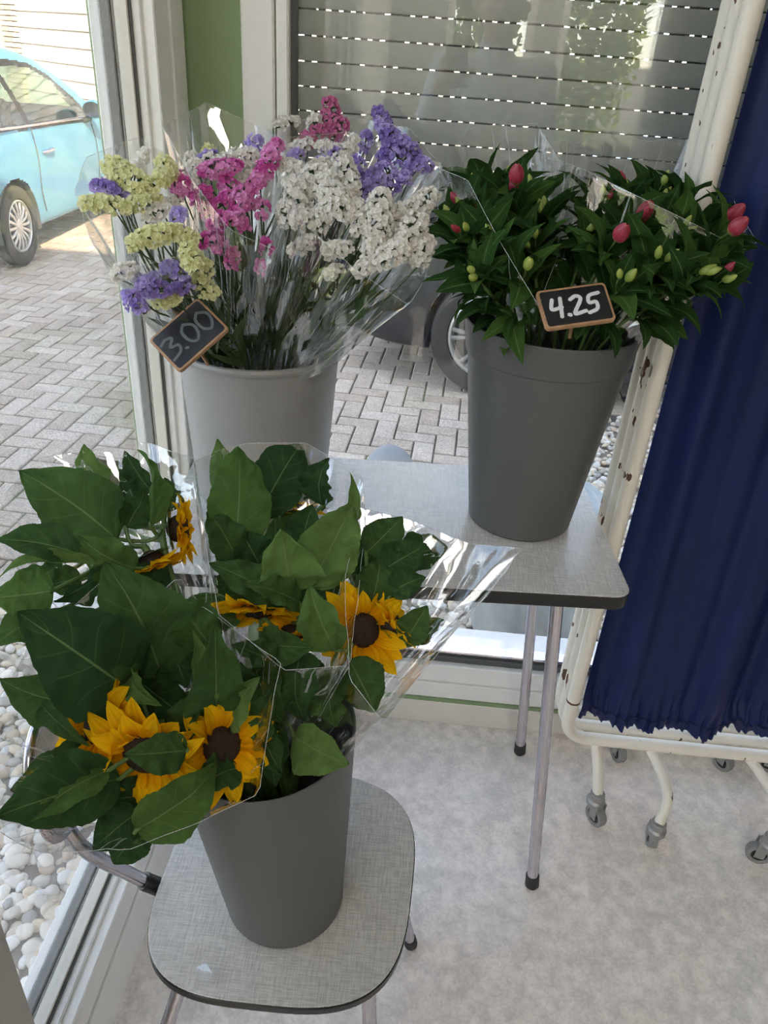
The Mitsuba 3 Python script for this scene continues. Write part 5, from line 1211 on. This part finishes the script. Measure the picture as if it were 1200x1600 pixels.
head = m3.Manifold.batch_hull([ball(hc + [0, -.02, .03], .092), ball(hc + [0, .03, -.02], .076), ball(hc + [0, .055, -.075], .042)]) + \
    limb([(hc + [0, .098, .015], .010), (hc + [0, .118, -.018], .015)]) + ball(hc + [-.088, 0, .0], .022) + ball(hc + [.088, 0, .0], .022) + ball(hc + [0, .088, -.058], .016)
handL = limb([(wr, .028), (wr + (ph_c - wr) * .35 - FW * .008, .030)])
pc = wr + (ph_c - wr) * .45 - FW * .012
for k in range(4):
    b0 = pc - RT * .022 - UP * (.030 - .019 * k); b1 = ph_c - RT * (.046) - UP * (.036 - .020 * k) - FW * .010; b2 = ph_c - RT * .043 - UP * (.034 - .020 * k) + FW * (.004); b3 = ph_c - RT * (.028) - UP * (.033 - .020 * k) + FW * .0125
    handL = handL + limb([(b0, .011), (b1, .0095), (b2, .0085), (b3, .0075)])
handL = handL + limb([(pc - UP * .03, .014), (ph_c + RT * .03 - UP * .05 - FW * .018, .011), (ph_c + RT * .047 - UP * .015 - FW * .008, .009)])
wR = pp(.225, .08, .93); handR = m3.Manifold.batch_hull([ball(wR, .028), ball(wR + [-.005, .02, -.075], .030), ball(wR + [-.002, .045, -.07], .024)])
for k in range(4):
    b0 = wR + np.array([-.004, -.005 + .019 * k, -.085]); handR = handR + limb([(b0, .011), (b0 + [-.006, .010, -.036], .0095), (b0 + [-.016, .018, -.062 + .006 * abs(k - 1.5)], .008)])
handR = handR + limb([(wR + [-.005, .04, -.04], .013), (wR + [-.02, .07, -.072], .010), (wR + [-.024, .078, -.095], .0085)])
feet = [m3.Manifold.batch_hull([ball(pp(s * .11, -.03, .045), .04), ball(pp(s * .12, .15, .032), .032)]) for s in (-1, 1)]
whole = torso + armL + armR + neck + head + handL + handR
for b_ in body() + feet: whole = whole + b_
pe = thing('person', 'person in a grey shirt holding up a phone, mirrored in the back window', 'person')
scene['skin'] = pr((0.52, 0.30, 0.21), 0.5)
scene['shirt_grey'] = pr((0.55, 0.58, 0.60), 0.8)
scene['trousers'] = pr((0.045, 0.05, 0.07), 0.85)
scene['hair'] = pr((0.06, 0.04, 0.03), 0.6)
add(pe + '__body', skin(whole, .012, 8), 'skin', True)
sh_t = m3.Manifold.batch_hull([ball(pp(-.088, 0, 1.0), .128), ball(pp(.088, 0, 1.0), .128), ball(pp(-.10, .0, 1.18), .122), ball(pp(.10, .0, 1.18), .122)]) + \
    m3.Manifold.batch_hull([ball(pp(-.10, .0, 1.18), .122), ball(pp(.10, .0, 1.18), .122), ball(pp(-.137, -.01, 1.42), .088), ball(pp(.137, -.01, 1.42), .088), ball(pp(0, .01, 1.36), .127)]) + \
    limb([(pp(-.175, -.01, 1.45), .072), (el, .058), (el + (wr - el) * .8, .042)]) + limb([(pp(.175, -.01, 1.45), .072), (pp(.235, -.03, 1.17), .058), (pp(.228, .055, .98), .042)]) + limb([(pp(0, -.012, 1.45), .085), (pp(0, .0, 1.525), .066)])
add(pe + '__shirt', skin(sh_t, .02, 6), 'shirt_grey', True)
tr = m3.Manifold.batch_hull([ball(pp(-.085, 0, .99), .122), ball(pp(.085, 0, .99), .122), ball(pp(0, 0, .88), .10)])
for b_ in (limb([(pp(-.085, 0, .98), .122), (pp(-.10, .02, .52), .082), (pp(-.11, -.01, .07), .066)]), limb([(pp(.085, 0, .98), .122), (pp(.10, .02, .52), .082), (pp(.11, -.01, .07), .066)])): tr = tr + b_
add(pe + '__trousers', skin(tr, .02, 6), 'trousers', True)
hr = m3.Manifold.batch_hull([ball(hc + [0, -.03, .045], .094), ball(hc + [0, -.045, -.02], .082), ball(hc + [0, .02, .062], .075)])
add(pe + '__hair', skin(hr, .015, 5), 'hair', True)
for s in (-1, 1):
    add(pe + '__shoe', skin(m3.Manifold.batch_hull([ball(pp(s * .11, -.045, .05), .05), ball(pp(s * .12, .16, .04), .040), ball(pp(s * .11, -.02, .09), .048)]), .02, 4), 'rubber', True)
    ey = trimesh.creation.icosphere(2, .0125); ey.apply_translation(hc + [s * .032, .083, .018]); add(pe + '__eye', ey, 'film_edge', True)
    add(pe + '__eyebrow', tube(curve([hc + [s * .050, .082, .040], hc + [s * .034, .094, .045], hc + [s * .016, .097, .040]], 8), .0035, 6), 'hair', 60)
add(pe + '__mouth', tube(curve([hc + [-.024, .088, -.058], hc + [0, .104, -.060], hc + [.024, .088, -.058]], 10), [.002, .003, .004, .0045, .005, .005, .0045, .004, .003, .002], 8), pr((0.40, 0.16, 0.13), .5), 60)
add(pe + '__shirt_button', join([placed(lathe([(0, 0), (.005, 0), (.005, .002), (0, .002)], 14), rot_to((0, 1, 0)), pp(0, .128 + .004 * k, 1.40 - .075 * k)) for k in range(4)]), 'white_frame', 40)
pm = thing('phone', 'black phone held in the raised hand of the person', 'phone')
Mp = np.eye(4); Mp[:3, 0], Mp[:3, 1], Mp[:3, 2], Mp[:3, 3] = RT, UP, np.cross(RT, UP), ph_c
add(pm + '__case', placed(slab(rounded_rect(.074, .150, .010, 6), -.0042, .0042, .0015), Mp), 'board_black', 30)
add(pm + '__screen', placed(slab(rounded_rect(.068, .143, .008, 6), .0042, .0047, .0002), Mp), pr((0.02, 0.02, 0.025), 0.1), False)
add(pm + '__camera_bump', placed(slab(rounded_rect(.030, .030, .007, 6), -.0062, -.0040, .0008), Mp, t=(UP * .052 - RT * .018)), 'gasket', 30)

# trees beyond the rear windows, seen only as a mirrored glow of green
scene['tree_leaf'] = {'type': 'principledthin', 'base_color': {'type': 'rgb', 'value': [0.30, 0.38, 0.07]}, 'roughness': 0.5, 'diff_trans': 1.0, 'spec_trans': 0.0, 'eta': 1.4}
scene['bark'] = pr((0.12, 0.09, 0.06), 0.9)
for k, (x, y) in enumerate(((0.15, -9.2), (1.95, -10.0))):
    tk = thing('garden_tree', ('left', 'right')[1 - k] + ' leafy tree behind the shop, mirrored in the back window', 'tree')
    rg = np.random.default_rng(60 + k); n = 2600
    d = rg.normal(0, 1, (n, 3)); d /= np.linalg.norm(d, axis=1, keepdims=True); c = np.array([x, y, 2.1]) + d * np.array([.80, .6, 1.9]) * rg.uniform(.5, 1, (n, 1))
    e1 = rg.normal(0, 1, (n, 3)); e1 /= np.linalg.norm(e1, axis=1, keepdims=True); e2 = np.cross(e1, rg.normal(0, 1, (n, 3))); e2 /= np.linalg.norm(e2, axis=1, keepdims=True)
    V = np.stack([c - e1 * .09, c + e2 * .045, c + e1 * .09, c - e2 * .045], 1).reshape(-1, 3); b = np.arange(n)[:, None] * 4
    say(add(tk + '__foliage', trimesh.Trimesh(V, np.vstack([b + [0, 1, 2], b + [0, 2, 3]]), process=False), 'tree_leaf', False), kind='stuff')
    add(tk + '__trunk', tube(curve([(x, y, GROUND), (x + .05, y, 1.0), (x, y + .05, 2.4)], 14), np.linspace(.12, .05, 14), 10), 'bark', 50)
